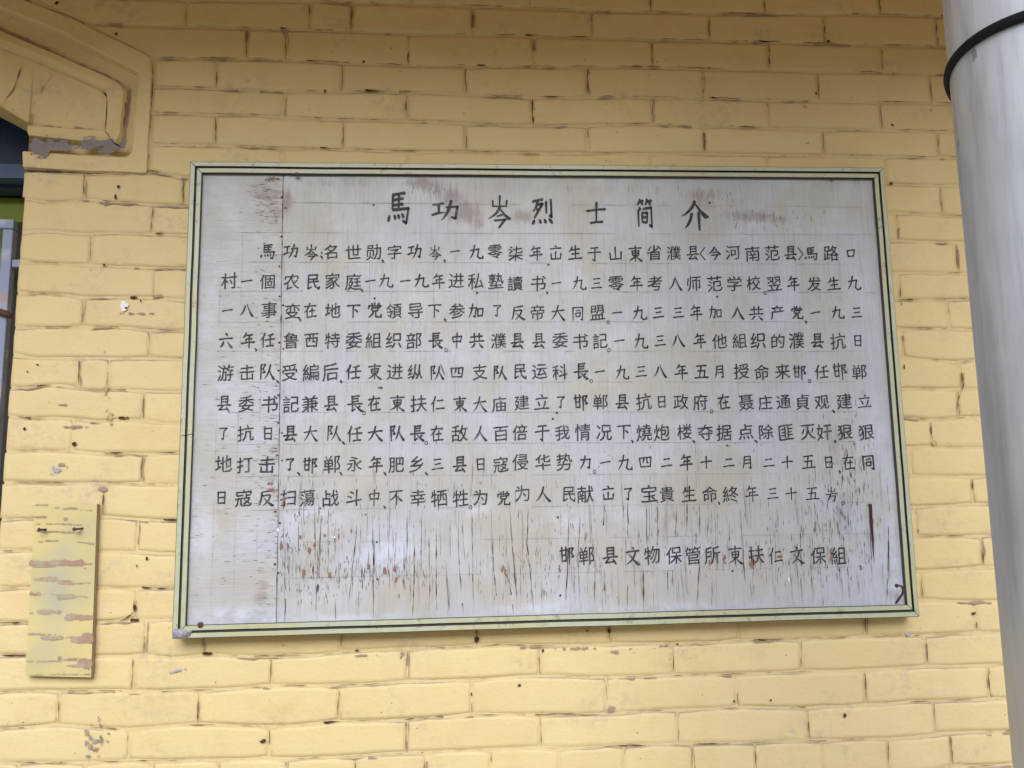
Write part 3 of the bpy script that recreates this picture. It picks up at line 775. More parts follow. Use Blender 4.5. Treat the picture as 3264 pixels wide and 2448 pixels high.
# backing frame of timber behind the panels
g = G(); b_ = inset(.006)
for a, b in ((0, 1), (1, 2), (2, 3), (3, 0)):
    c = inset(.045)
    V = [(b_[a][0], -.028, b_[a][1]), (b_[b][0], -.028, b_[b][1]), (c[b][0], -.028, c[b][1]), (c[a][0], -.028, c[a][1])]
    V += [(x, .0005, z) for x, _, z in V]
    g.add(V, [(0, 1, 2, 3), (4, 7, 6, 5), (0, 4, 5, 1), (3, 2, 6, 7), (1, 5, 6, 2), (0, 3, 7, 4)])
g.build('backing_frame', MAT['plank_edge'], board)

# trim rails: a channel section with two raised bands, mitred
def rail(a, b, t0, t1, mit0, mit1, name='trim_rail'):
    """rail along side a->b between parameters t0..t1; mitre at ends if asked"""
    prof = [(0, 0.0, 1), (0, YF + .0012, 1), (.0012, YF, 0), (.0092, YF, 0), (.0096, YF + .0012, 1), (.0098, YF + .0055, 1), (.0134, YF + .0055, 1), (.0136, YF + .0012, 1), (.0140, YF, 0), (.0220, YF, 0), (.0224, YF + .001, 1), (.0226, YP + .0002, 1)]
    # y of first vertex: back edge
    prof[0] = (0, -.006, 1)
    V = []; F = []; Mx = []
    ends = [(t0, mit0), (t1, mit1)]
    nseg = 24
    for s in range(nseg + 1):
        f = s / nseg
        for d, y, m in prof:
            c = inset(d); A, B = c[a], c[b]; O_, P2 = oc[a], oc[b]
            # plain cut ends use the outer line's parameter
            tt = t0 + (t1 - t0) * f
            Ls = math.hypot(B[0] - A[0], B[1] - A[1]); gp = .0007 / Ls
            lo = t0 + (gp if True else 0); hi = t1 - gp
            if mit0 and mit1: q = lo + (hi - lo) * f
            elif mit0: q = lo + (hi - lo) * f
            else: q = lo + (hi - lo) * f
            p = lerp(A, B, q)
            wv = .0006 * nz(q * 3 + a * 5, 0, 3)
            if a in (0, 2): p = (p[0], p[1] + wv)
            else: p = (p[0] + wv, p[1])
            V.append((p[0], y, p[1]))
    n = len(prof)
    for s in range(nseg):
        for j in range(n - 1):
            F.append((s * n + j, s * n + j + 1, (s + 1) * n + j + 1, (s + 1) * n + j))
            Mx.append(0 if (prof[j][2] == 0 and prof[j + 1][2] == 0) else (1 if j not in (0,) else 2))
    F.append(tuple(range(n))); Mx.append(1); F.append(tuple(range(nseg * n, nseg * n + n))[::-1]); Mx.append(1)
    return mesh(name, V, F, [MAT['trim'], MAT['groove'], MAT['trim']], board, midx=Mx)
rail(0, 1, 0, 1, True, True)
tr = (719 - 534) / (1966 - 534); rail(1, 2, 0, tr * .985, True, False); rail(1, 2, tr * .985, 1, False, True)
rail(2, 3, 0, 1, True, True)
tl = 1 - (1424 - 514) / (2037 - 514); tl = tl * 1.005; rail(3, 0, 0, tl, True, False); rail(3, 0, tl, 1, False, True)

# panels: coarse grids that carry stain masks
seam_t, seam_b = wp(903, 558, YP), wp(881, 1985, YP)
pc = inset(.022)
def blob(X, Z, lst, kx=1):
    v = np.zeros_like(X)
    for (px, py, rx, rz, a) in lst:
        cx, cz = wp(px, py, YP); v = np.maximum(v, a * np.exp(-((X - cx) / (rx / 1640)) ** 2 - ((Z - cz) / (rz / 1640)) ** 2))
    return v
STAIN = [(1345, 585, 60, 26, .95), (1390, 600, 30, 50, .8), (1440, 630, 50, 50, .85), (1480, 680, 70, 45, .85), (1520, 710, 30, 30, .7), (1660, 690, 45, 26, .8), (2250, 620, 70, 26, .62), (2400, 690, 110, 28, .72), (2480, 700, 60, 20, .6),
         (915, 640, 18, 45, .95), (860, 620, 70, 60, .55), (880, 680, 50, 30, .5), (835, 590, 60, 22, .55), (950, 570, 18, 18, .7), (2680, 575, 90, 14, .6), (2240, 640, 40, 40, .5), (648, 1500, 20, 30, .4), (880, 1300, 30, 700, .42),
         (835, 1900, 30, 90, .55), (2120, 1640, 12, 160, .6), (2050, 1850, 12, 90, .6), (2660, 1400, 30, 80, .55), (2690, 1640, 40, 120, .55), (2640, 590, 60, 30, .45), (2830, 900, 20, 300, .35), (600, 1500, 12, 300, .4),
         (1830, 600, 600, 20, .35), (1100, 580, 200, 24, .40), (1200, 1900, 200, 30, .25), (2150, 1620, 20, 60, .55), (1420, 1270, 30, 12, .2), (2550, 1340, 20, 30, .3), (870, 1440, 20, 40, .5), (905, 1580, 20, 60, .5)]
WARM = [(1200, 1530, 200, 60, .8), (1050, 1750, 90, 60, .6), (1300, 1880, 300, 60, .7), (1900, 1720, 300, 140, .7), (2300, 1850, 300, 80, .7), (720, 1560, 80, 60, .6), (680, 1850, 60, 90, .7), (800, 1850, 60, 60, .6), (1700, 1560, 120, 70, .5),
        (2000, 1250, 300, 60, .4), (1150, 840, 160, 40, .4), (2350, 1100, 200, 60, .35), (2250, 1550, 200, 100, .5), (700, 1650, 50, 80, .6), (1500, 1050, 220, 30, .35), (1600, 1650, 100, 50, .5), (2500, 1800, 150, 90, .5)]
WHITE = [(740, 1960, 120, 22, 1), (1000, 1975, 300, 14, 1), (1700, 1940, 120, 14, 1), (2150, 1935, 300, 12, .8), (1250, 1750, 150, 70, .9), (1000, 1650, 120, 60, .8), (1800, 1670, 60, 40, .9), (2140, 1780, 30, 30, 1), (640, 1700, 60, 120, .8),
         (2850, 1750, 26, 400, .7), (650, 1000, 40, 200, .5), (860, 760, 60, 30, .6), (1500, 1620, 90, 30, .8), (1000, 1350, 200, 100, .4), (2000, 1630, 100, 40, .5), (700, 1300, 120, 120, .4), (1900, 1950, 60, 12, .9)]
def panel(name, c0, c1, c2, c3, nx, nzv, mat):
    V = []; F = []
    for j in range(nzv + 1):
        for i in range(nx + 1):
            a = lerp(c0, c1, i / nx); b = lerp(c3, c2, i / nx); p = lerp(a, b, j / nzv)
            bow = .0006 * nz(p[0], p[1], 7, 3)
            V.append((p[0], YP + bow * (0 if j in (0, nzv) else 1), p[1]))
    for j in range(nzv):
        for i in range(nx):
            q = j * (nx + 1) + i; F.append((q, q + nx + 1, q + nx + 2, q + 1))
    X = np.array([v[0] for v in V]); Z = np.array([v[2] for v in V])
    at = {'stain': blob(X, Z, STAIN).tolist(), 'warm': blob(X, Z, WARM).tolist(), 'white': blob(X, Z, WHITE).tolist()}
    nfront = len(V)
    edge = [(0, nx), (nx, nfront - 1), (nfront - 1, nfront - 1 - nx), (nfront - 1 - nx, 0)]
    cs = [0, nx, nfront - 1, nfront - 1 - nx]
    V += [(V[c][0], -.0282, V[c][2]) for c in cs]
    for k_, (a, b) in enumerate(edge): F.append((a, b, nfront + (k_ + 1) % 4, nfront + k_))
    for k_ in at: at[k_] += [0.0] * 4
    return mesh(name, V, F, mat, board, smooth=False, attrs=at)
g2 = .0004
st_, sb_ = lerp(seam_t, seam_b, -.012), lerp(seam_t, seam_b, 1.012)
panel('side_panel', pc[0], (st_[0] - g2, pc[0][1]), (sb_[0] - g2, pc[3][1]), pc[3], 30, 110, MAT['ply_h'])
panel('main_panel', (st_[0] + g2, pc[0][1]), pc[1], pc[2], (sb_[0] + g2, pc[3][1]), 150, 110, MAT['ply_v'])

YT = YP - .0010
# pencil ruling
g = G()
rows_y = [(560, 645, 2780, 660), (640, 746, 2800, 752), (600, 836, 2830, 845)]
LY = [(562, 826 + 8, 2800, 842), (560, 927, 2820, 932), (560, 1026, 2830, 1025), (560, 1119, 2840, 1119), (560, 1217, 2850, 1217), (560, 1315, 2850, 1311), (560, 1416, 2850, 1407), (560, 1519, 2850, 1507), (560, 1628, 2850, 1600),
      (900, 1729, 2850, 1700), (900, 1843, 2850, 1805), (700, 740, 2780, 748), (930, 645, 2760, 660)]
for x0, y0, x1, y1 in LY:
    a = wp(max(x0, 690), y0, YT); b = wp(min(x1, 2790), y1, YT)
    crackpath([a, lerp(a, b, .5), b], .0010, YT + .0002, g, 0, wob=.0006, seg=.02, gaps=.18, seed=y0, taper=False)
for i in range(31):
    xt = 706 + (2735 - 706) * i / 30; xb = 672 + (2800 - 672) * i / 30
    a = wp(xt, 745, YT); b = wp(xb, 1640 if i > 4 else 1950, YT)
    crackpath([a, b], .0008, YT + .0002, g, 0, wob=.0006, seg=.02, gaps=.30, seed=i * 3, taper=False)
g.build('pencil_ruling', MAT['pencil'], board, kind='stuff')

# ---- lettering: brush strokes; (type, numbers) on a 100 x 100 square, y up
BR = {
'一': 'h8,46,92,56', '二': 'h25,70,76,75/h8,20,92,28', '三': 'h22,82,78,87/h28,50,74,55/h8,14,92,21', '十': 'h6,50,94,60/v50,94,50,4',
'八': 'p38,78,6,12/n48,90,97,10', '入': 'p44,80,6,10/n48,92,97,10', '人': 'p52,94,4,6/n48,58,97,6', '九': 'p42,94,6,6/z12,58,68,68,60,20,72,8,94,10,94,26',
'大': 'h8,56,92,66/p50,96,6,4/n50,58,97,4', '下': 'h6,84,94,91/v48,86,48,2/d56,60,78,42', '了': 'z18,84,76,90,50,60/z52,64,50,8,34,16',
'日': 'v26,90,28,6/z28,86,76,90,74,6/h30,50,72,52/h30,13,72,15', '月': 'p32,92,12,2/z32,90,78,94,76,6,62,14/h34,66,74,68/h32,42,74,44',
'口': 'v20,70,28,20/z22,70,80,76,72,22/h28,25,74,27', '年': 'p38,98,10,66/h30,80,84,84/v34,60,33,36/h34,58,80,61/h4,33,96,40/v58,80,56,0',
'五': 'h14,84,84,89/v48,84,36,14/z20,52,72,57,66,14/h4,9,96,14', '于': 'h22,86,78,91/h6,54,94,62/z52,88,52,4,36,13',
'在': 'h10,74,92,81/p48,98,4,36/v27,56,27,2/h42,46,84,51/v63,66,63,12/h34,9,96,14', '任': 'p34,96,2,48/v22,66,22,2/p88,92,46,78/h34,50,98,56/v66,84,66,14/h40,11,92,16',
'中': 'v18,72,24,36/z20,71,82,77,75,37/h26,42,76,45/v50,98,49,0', '县': 'v30,94,30,42/z31,92,73,96,72,42/h32,76,70,78/h32,59,70,61/h4,36,96,43/z44,38,18,12,74,17/d62,30,86,2',
'岀': 'd46,98,58,86/h16,76,88,81/v50,60,50,14/z20,46,22,11,82,15/v84,48,80,8', '山': 'v50,92,50,14/z12,58,15,11,88,16/v89,60,86,6',
'生': 'p32,90,6,54/h28,68,86,74/h24,40,82,45/v53,96,52,10/h4,7,96,13', '士': 'h6,58,94,66/v50,94,50,8/h20,6,82,11',
'同': 'v17,88,17,2/z19,86,83,90,82,6,68,14/h34,66,68,69/v35,50,38,24/z36,50,67,53,63,26/h38,28,62,29', '四': 'v12,78,20,16/z14,76,88,82,80,16/p42,76,32,42/z60,78,60,46,74,46/h20,20,80,22',
'今': 'p50,98,4,44/n52,93,98,46/h38,57,64,61/z28,37,72,42,46,2', '長': 'v32,96,32,46/h34,92,78,96/h34,77,72,80/h34,62,72,65/h4,44,96,49/z34,42,32,6,52,19/p80,37,58,24/n46,42,98,2',
'队': 'z14,90,38,93,26,66,38,46,22,44/v14,90,14,2/p68,94,36,6/n64,60,99,6', '東': 'h8,82,92,87/v28,67,32,36/z30,66,74,70,70,38/h32,52,70,54/h34,38,68,40/v50,98,50,0/p46,36,8,6/n54,36,98,4',
'党': 'v50,98,50,80/d28,94,38,81/p78,96,66,82/z12,58,16,76,88,80,78,64/v32,64,34,44/z32,63,72,66,67,46/h34,45,67,47/p44,42,12,4/z58,44,58,9,90,9,91,26',
'功': 'h6,74,46,81/v27,77,27,36/p4,26,50,42/z50,64,92,71,84,12,68,20/p70,96,36,2', '馬': 'v28,92,25,46/h30,91,78,95/h30,76,72,79/h28,60,70,63/v52,92,50,46/z25,45,90,51,82,6,66,14/d14,30,6,10/d30,30,37,15/d46,32,54,18/d62,34,70,22',
'烈': 'h6,90,56,95/p32,92,6,50/z24,76,52,81,12,26/d24,62,36,52/v68,88,68,44/z90,98,90,32,80,38/d14,22,2,2/d34,22,42,6/d56,22,66,6/d78,24,94,4',
'简': 'p28,99,10,76/h22,88,48,92/d32,86,42,76/p66,99,52,76/h62,88,94,92/d72,86,82,76/d20,70,30,58/v17,60,17,0/z40,64,86,68,86,2,72,10/v36,50,37,14/z37,49,64,51,62,17/h38,33,62,34/h38,17,62,18',
'介': 'p52,98,2,42/n50,92,99,44/p40,54,16,2/v64,58,64,-6', '反': 'p82,94,22,84/p24,84,4,2/h26,62,74,66/p74,66,28,4/n34,48,97,4', '民': 'z20,88,78,92,76,66,24,64/z22,88,20,6,46,20/h22,46,88,51/z52,66,64,22,88,4,92,22',
'邯': 'h4,74,54,79/v16,94,17,16/v42,94,42,12/h18,50,42,52/h18,17,42,19/z64,86,90,89,76,62,92,42,76,38/v64,86,64,-4', '立': 'd46,98,58,84/h12,70,88,76/d28,56,38,28/p74,60,58,16/h4,8,96,14',
'力': 'z16,64,82,70,76,10,60,18/p50,94,10,2', '文': 'd46,98,58,84/h8,70,92,76/p68,70,8,2/n30,56,97,2', '仁': 'p36,96,4,44/v24,66,24,2/h46,68,88,72/h40,18,96,23', '不': 'h8,84,92,90/p54,84,6,30/v52,62,52,2/n58,56,92,30',
'共': 'h10,70,90,75/v34,92,36,42/v66,94,64,42/h4,40,96,46/p36,32,12,4/n62,32,90,6', '西': 'h8,86,92,92/v18,64,22,10/z20,63,84,67,78,10/h22,14,78,16/p40,86,34,38/z60,86,60,42,74,42', '加': 'z6,66,50,71,44,14,32,20/p28,94,4,6/v60,64,62,14/z60,64,92,67,88,16/h62,20,88,22',
'方': 'd44,98,56,86/h6,72,94,78/z40,52,78,56,68,4,54,12/p40,76,8,2', '六': 'd44,96,58,80/h8,58,92,64/p36,44,12,6/n58,46,92,8', '天': 'h16,84,84,89/h6,54,94,60/p52,84,6,4/n52,56,97,4'}
COMP = {'岑': [('山', 14, 60, 86, 100), ('今', 2, -4, 98, 64)], '岁': [('山', 20, 62, 80, 98), ('方', 4, 0, 96, 66)]}
def stroke_poly(pts, wid, jit, n=14):
    P = [Vector(p) for p in pts]; out = []; ws = []
    if len(P) == 2: P = [P[0], (P[0] + P[1]) / 2, P[1]]; 
    if len(wid) != len(P): wid = list(np.interp(np.linspace(0, 1, len(P)), np.linspace(0, 1, len(wid)), wid))
    for i in range(len(P) - 1):
        p0 = P[max(i - 1, 0)]; p1 = P[i]; p2 = P[i + 1]; p3 = P[min(i + 2, len(P) - 1)]
        for s in range(6):
            t = s / 6
            q = .5 * ((2 * p1) + (p2 - p0) * t + (2 * p0 - 5 * p1 + 4 * p2 - p3) * t * t + (3 * p1 - p0 - 3 * p2 + p3) * t ** 3)
            out.append(q); ws.append(wid[i] * (1 - t) + wid[i + 1] * t)
    out.append(P[-1]); ws.append(wid[-1]); return out, ws
def brush(ch, bold=1.0):
    bold = bold * random.uniform(1.08, 1.34)
    """returns a list of (V2d, F) pieces on the unit square"""
    if ch in COMP:
        res = []
        for c, x0, y0, x1, y1 in COMP[ch]:
            for V, F in brush(c, bold * .92): res.append(([(x0 / 100 + x * (x1 - x0) / 100, y0 / 100 + y * (y1 - y0) / 100) for x, y in V], F))
        return res
    res = []
    for s in BR[ch].split('/'):
        k_, nums = s[0], [float(v) for v in s[1:].split(',')]
        P = [(nums[i] + random.uniform(-1.2, 1.2), nums[i + 1] + random.uniform(-1.2, 1.2)) for i in range(0, len(nums), 2)]
        b = bold
        if k_ == 'h':
            (xa, ya), (xb, yb) = P; m = ((xa + xb) / 2, (ya + yb) / 2 + .02 * (xb - xa)); pts = [(xa, ya + 1), (xa + 4, ya), m, (xb - 6, yb), (xb, yb - 2)]; wd = [4 * b, 7 * b, 5.2 * b, 8 * b, 4 * b]
        elif k_ == 'v':
            (xa, ya), (xb, yb) = P; pts = [(xa - 2, ya + 1), (xa, ya - 3), ((xa + xb) / 2, (ya + yb) / 2), (xb, yb)]; wd = [4 * b, 8.5 * b, 6.5 * b, 5 * b]
        elif k_ == 'p':
            (xa, ya), (xb, yb) = P; dx, dy = xb - xa, yb - ya; pts = [(xa, ya), (xa + dx * .22, ya + dy * .42), (xa + dx * .58, ya + dy * .76), (xb, yb)]; wd = [7.5 * b, 8 * b, 6 * b, 1.2]
        elif k_ == 'n':
            (xa, ya), (xb, yb) = P; dx, dy = xb - xa, yb - ya; pts = [(xa, ya), (xa + dx * .35, ya + dy * .52), (xa + dx * .78, ya + dy * .96), (xb, yb + 3)]; wd = [3 * b, 6.5 * b, 12 * b, 1.5]
        elif k_ == 'd':
            (xa, ya), (xb, yb) = P; pts = [(xa, ya), ((xa + xb) / 2 + 1, (ya + yb) / 2 + 1), (xb, yb)]; wd = [3 * b, 9 * b, 6 * b]
        else:
            # straight segments with firm corners
            pts = []; wd = []
            for i, p in enumerate(P):
                pts.append(p); wd.append((7.5 if 0 < i else 5.5) * b)
                if i < len(P) - 1:
                    q = P[i + 1]; pts += [(p[0] + (q[0] - p[0]) * .12, p[1] + (q[1] - p[1]) * .12), (p[0] + (q[0] - p[0]) * .88, p[1] + (q[1] - p[1]) * .88)]; wd += [6.8 * b, 6.2 * b]
            wd[-1] = 1.6 if len(P) > 3 or abs(P[-1][0] - P[-2][0]) > 10 else 5 * b
        o_, ws = stroke_poly([(a, c, 0) for a, c in pts], wd, 0)
        V = []; n = len(o_)
        for i, q in enumerate(o_):
            a_, b_2 = o_[max(i - 1, 0)], o_[min(i + 1, n - 1)]; t_ = (b_2 - a_); t_ = t_.normalized() if t_.length > 1e-6 else Vector((1, 0, 0))
            nx_, ny_ = -t_.y * ws[i] / 2, t_.x * ws[i] / 2
            V += [((q.x + nx_) / 100, (q.y + ny_) / 100), ((q.x - nx_) / 100, (q.y - ny_) / 100)]
        F = [(2 * i, 2 * i + 1, 2 * i + 3, 2 * i + 2) for i in range(n - 1)]
        m0 = o_[0]; c0 = len(V); V += [((m0.x + (o_[0] - o_[1]).x * .6) / 100, (m0.y + (o_[0] - o_[1]).y * .6) / 100)]; F.append((0, c0, 1))
        res.append((V, F))
    return res
_font = {}
def fontglyph(ch):
    """a glyph of the built-in typeface, subdivided, thinned to brush shape"""
    if ch not in _font:
        cu = bpy.data.curves.new('glyph', 'FONT'); cu.body = ch; cu.resolution_u = 3; cu.offset = 0
        ob = bpy.data.objects.new('glyph', cu); COL.objects.link(ob)
        dg = bpy.context.evaluated_depsgraph_get(); dg.update(); me = ob.evaluated_get(dg).to_mesh()
        bm = bmesh.new(); bm.from_mesh(me); ob.evaluated_get(dg).to_mesh_clear()
        bmesh.ops.remove_doubles(bm, verts=bm.verts, dist=1e-5)
        bmesh.ops.triangulate(bm, faces=bm.faces)
        for _ in range(2):
            ed = [e for e in bm.edges if e.calc_length() > .16]
            if ed: bmesh.ops.subdivide_edges(bm, edges=ed, cuts=1)
        bmesh.ops.triangulate(bm, faces=bm.faces)
        bm.verts.ensure_lookup_table(); V = [(v.co.x, v.co.y) for v in bm.verts]; F = [tuple(v.index for v in f.verts) for f in bm.faces]
        bm.free(); bpy.data.objects.remove(ob); bpy.data.curves.remove(cu)
        if V:
            xs = [v[0] for v in V]; ys = [v[1] for v in V]; x0, x1, y0, y1 = min(xs), max(xs), min(ys), max(ys)
            sc = max(x1 - x0, y1 - y0, .05)
            V = [((x - (x0 + x1) / 2) / sc + .5, (y - (y0 + y1) / 2) / sc + .5) for x, y in V]
        _font[ch] = (V, F)
    V, F = _font[ch]; sd = random.random() * 90
    # brush character: strokes rise to the right, swell and thin
    out = []
    for x, y in V:
        dx = .030 * nz(x * 3.1, y * 3.1, 1, sd) + .014 * nz(x * 9, y * 9, 1, sd + 3); dy = .030 * nz(x * 3.1, y * 3.1, 1, sd + 7) + .014 * nz(x * 9, y * 9, 1, sd + 5)
        out.append((x + dx, y + dy + .085 * (x - .5)))
    return [(out, F), ([(x + .014, y - .006) for x, y in out], F)]
def put(g, ch, px, py, wpx, hpx=None, bold=1.0, yoff=0):
    hpx = hpx or wpx
    if ch in '，、。；':
        cx, cz = wp(px, py, YT); r = .0034
        if ch == '。':
            P = [(cx + r * .8 * math.cos(a), cz + r * 1.0 * math.sin(a)) for a in np.linspace(0, 2 * math.pi, 12)]; g.ribbon(P, .0012, YT); return
        if ch == '；': g.ribbon([(cx, cz + .010), (cx + .002, cz + .007)], [.0035, .0028], YT)
        g.ribbon([(cx - .0018, cz + .0028), (cx + .0012, cz), (cx + (.0 if ch == '，' else .003), cz - .004)], [.0022, .0040, .001], YT); return
    pcs = brush(ch, bold) if (ch in BR or ch in COMP) else fontglyph(ch)
    (cx, cz) = wp(px, py, YT); k_ = 1.66 / FPX * .983
    W_, H_ = wpx * k_, hpx * k_; rot = random.uniform(-.03, .03); cr, sr = math.cos(rot), math.sin(rot)
    for n_, (V, F) in enumerate(pcs):
        VV = []
        for x, y in V:
            u, v = (x - .5) * W_, (y - .5) * H_
            VV.append((cx + u * cr - v * sr, YT - .00003 * (n_ % 9), cz + u * sr + v * cr))
        g.add(VV, F)
A = (560, 500, .5154); B = (1600, 500, .5787); C_ = (560, 950, .5154); D_ = (1600, 950, .5787); E_ = (540, 1500, .5244); F_ = (1600, 1500, .6148)
LINES = [
 (A, 585, '馬570功712岑838；900名958世1098勋1222、1278字1352功1478岑1603，1662一1728九1858零1975', B, 530, '柒75年188岀295生402于510山625東735省838濮945县1052〈1105今1170河1272南1380范1488县1590〉1645馬1703路1812口1922'),
 (A, 768, '村330一440個565农715民848家970庭1098、1150一1205九1300一1420九1518年1625进1735私1855塾1980', B, 697, '讀72书200，248一300九425三522零628年740考842入955师1058范1172学1280校1385。1450翌1500年1605发1720生1828九1938'),
 (A, 950, '一320八440事578变722，768在832地970下1100党1230領1350导1482下1602，1665参1738加1858了1988', B, 858, '反90帝195大310同418盟525。585一635九758三862三972年1070加1175入1298共1402产1515党1625，1675一1728九1848三1955'),
 (C_, 262, '六312年448，495任568鲁712西840特968委1100組1222织1348部1472長1608。1672中1740共1862濮1995', D_, 235, '县85县203委320书432記540。590一648九765三872八970年1090他1198組1308织1410的1520濮1622县1738抗1850日1960'),
 (C_, 458, '游307击440队565、628受705編835后955，1022任1098東1230进1355纵1480队1615四1740支1880队2005', D_, 405, '民98运207科318長437。492一540九662三768八872年988五1100月1198授1318命1430来1545邯1640。1695任1760邯1862郸1968'),
 (C_, 652, '县300委435书580記712兼830县962長1110。1165在1228東1370扶1502仁1620東1758大1882庙2000', D_, 572, '建108立218了325邯435郸542县662抗780日880政985府1092。1155在1222聂1345庄1450通1550貞1655观1762、1825建1885立1998'),
 (C_, 838, '了295抗430日570县708大835队978、1035任1105大1235队1368長1495。1550在1615敌1755人1885百2010', D_, 738, '倍98于222我332情445况562下672，718燒782炮878楼1005、1055夺1120据1222点1342、1398除1455匪1565灭1685奸1775，1835狠1890狠2008'),
 (C_, 1028, '地295打425击563了708、758邯832郸965、1020永1105年1238、1292肥1365乡1488、1548三1620县1758日1885寇2010', D_, 905, '侵100华225势342力460。510一570九678四790二908年1015十1125二1250月1350二1470十1572五1690日1800，1860在1908同2018'),
 (E_, 165, '日315寇450反590扫720蕩838战980斗1120中1245，1307不1378幸1510牺1638牲1768。1830为1890党2030', F_, 120, '为105人215民345献432岀550了655宝762貴855生970命1078，1125終1185年1295三1405十1500五1610岁1710。1768')]
import re
PRE = {'〈': 0, '〉': 0}
gp_ = G()
for (R1, y1, s1, R2, y2, s2) in LINES:
    for R_, yy, s in ((R1, y1, s1), (R2, y2, s2)):
        for ch, xx in re.findall(r'(\D)(\d+)', s):
            px = R_[0] + float(xx) * R_[2]; py = R_[1] + yy * R_[2]
            if ch in '，、。；': py += 30 if ch != '；' else 18; put(gp_, ch, px, py, 10); continue
            if ch in '〈〉':
                cx, cz = wp(px, py + 2, YT); d = .005 if ch == '〈' else -.005
                gp_.ribbon([(cx + d, cz + .013), (cx - d, cz), (cx + d, cz - .013)], .0022, YT); continue
            g = G(); sz = 49 + random.uniform(-2, 3)
            if ch in '一': put(g, ch, px, py, 38, 42, bold=1.25)
            elif ch in '二三十了日月口': put(g, ch, px, py, 42, 44, bold=1.2)
            elif ch in '县中年在': put(g, ch, px, py, 45, 52, bold=1.15)
            else: put(g, ch, px, py + random.uniform(-2, 2), sz, sz + random.uniform(-1, 4), bold=1.15)
            g.build('character', MAT['ink'], board)
gp_.build('punctuation', MAT['ink'], board, kind='stuff')
for ch, xx in re.findall(r'(\D)(\d+)', '邯338郸438县562文678物778保892管990所1090東1210扶1318仁1418文1530保1640組1745'):
    g = G(); put(g, ch, 1600 + float(xx) * .6148, 1770 + random.uniform(-2, 2), 50, 56, bold=1.1); g.build('signature_character', MAT['ink'], board)
for ch, R_, xx, yy, w_, h_ in (('馬', A, 1378, 318, 80, 114), ('功', A, 1668, 330, 96, 74), ('岑', A, 2003, 335, 84, 112), ('烈', B, 222, 302, 74, 92), ('士', B, 520, 308, 70, 80), ('简', B, 785, 308, 64, 100), ('介', B, 1062, 318, 100, 100)):
    g = G(); put(g, ch, R_[0] + xx * R_[2], R_[1] + yy * R_[2], w_, h_, bold=1.25); g.build('title_character', MAT['ink'], board)

# ---- cracks, splinters and bare patches of the plywood
g = G(); YC = YT - .0004
R1 = (1500, 1560, .2984); R2 = (840, 1640, .2984); R3 = (2160, 1300, .3977)
CR = [(R1, [(215, 180), (232, 560), (245, 850), (300, 1330)], 1.6), (R1, [(415, 170), (440, 520), (470, 880), (495, 1260)], 2.0), (R1, [(620, 200), (600, 560), (640, 900), (655, 1090), (680, 1330)], 1.6),
 (R1, [(1055, 180), (1045, 450), (1035, 850), (1005, 1330)], 1.8), (R1, [(1170, 220), (1160, 500), (1135, 885)], 1.2), (R1, [(1680, 130), (1678, 500)], 1.4), (R1, [(1880, 130), (1882, 580)], 1.7), (R1, [(2000, 130), (2000, 580)], 1.5),
 (R1, [(2200, 170), (2190, 520)], 2.0), (R1, [(1430, 850), (1425, 1320)], 1.4), (R1, [(1845, 860), (1848, 1310)], 1.8), (R1, [(1105, 890), (1105, 1100)], 1.3), (R1, [(1325, 970), (1325, 1190)], 1.3), (R1, [(1680, 1010), (1670, 1310)], 1.2),
 (R1, [(2105, 850), (2110, 1100)], 1.6), (R1, [(2158, 860), (2155, 1020)], 2.2), (R1, [(10, 100), (20, 700), (30, 1340)], 1.2), (R1, [(1430, 150), (1415, 480)], 1.1), (R1, [(1225, 380), (1222, 620)], 1.2), (R1, [(370, 880), (420, 1000), (460, 1330)], 1.6),
 (R2, [(615, 20), (605, 280), (590, 700), (565, 840), (562, 1140)], 2.0), (R2, [(1165, 150), (1178, 560), (1170, 1110)], 1.8), (R2, [(1000, 40), (985, 250), (940, 640), (905, 960)], 1.3), (R2, [(1535, 20), (1535, 380)], 1.1), (R2, [(1500, 290), (1500, 830)], 1.3),
 (R2, [(1605, 180), (1612, 640), (1590, 1100)], 1.7), (R2, [(1765, 80), (1775, 700), (1760, 1090)], 1.1), (R2, [(1845, 170), (1845, 700), (1850, 1080)], 1.5), (R2, [(1990, 50), (1995, 500)], .9), (R2, [(2075, 170), (2090, 560), (2110, 800), (2140, 1090)], 2.0),
 (R2, [(2115, 20), (2150, 500)], 1.1), (R2, [(1960, 600), (1985, 1080)], 1.3), (R2, [(765, 900), (768, 1130)], 1.2), (R2, [(240, 700), (225, 1150)], 1.0), (R2, [(375, 100), (370, 450)], .9), (R2, [(1050, 560), (1052, 800)], 1.5), (R2, [(1440, 700), (1450, 1090)], 1.1), (R2, [(530, 480), (530, 690)], 1.5),
 (R3, [(75, 500), (75, 1000), (72, 1030)], 1.8), (R3, [(175, 740), (180, 1030)], 1.6), (R3, [(185, 1050), (155, 1610)], 1.1), (R3, [(500, 800), (525, 1200), (545, 1430)], 1.5), (R3, [(790, 790), (780, 1590)], .9), (R3, [(985, 920), (990, 1440)], 1.2),
 (R3, [(1690, 940), (1690, 1300), (1675, 1575)], 2.0), (R3, [(1110, 800), (1100, 1010)], 1.1), (R3, [(1200, 740), (1190, 960)], 1.3), (R3, [(320, 850), (345, 1060)], 1.0), (R3, [(235, 900), (245, 1080)], 1.1), (R3, [(1535, 850), (1560, 1360)], 1.1), (R3, [(1280, 900), (1290, 1010)], 1.2)]
for R_, pts, w_ in CR:
    crackpath([wp(R_[0] + x * R_[2], R_[1] + y * R_[2], YC) for x, y in pts], w_ / 1000 * 1.45, YC, g, 0, wob=.0008, seg=.008, gaps=.12, seed=pts[0][0])
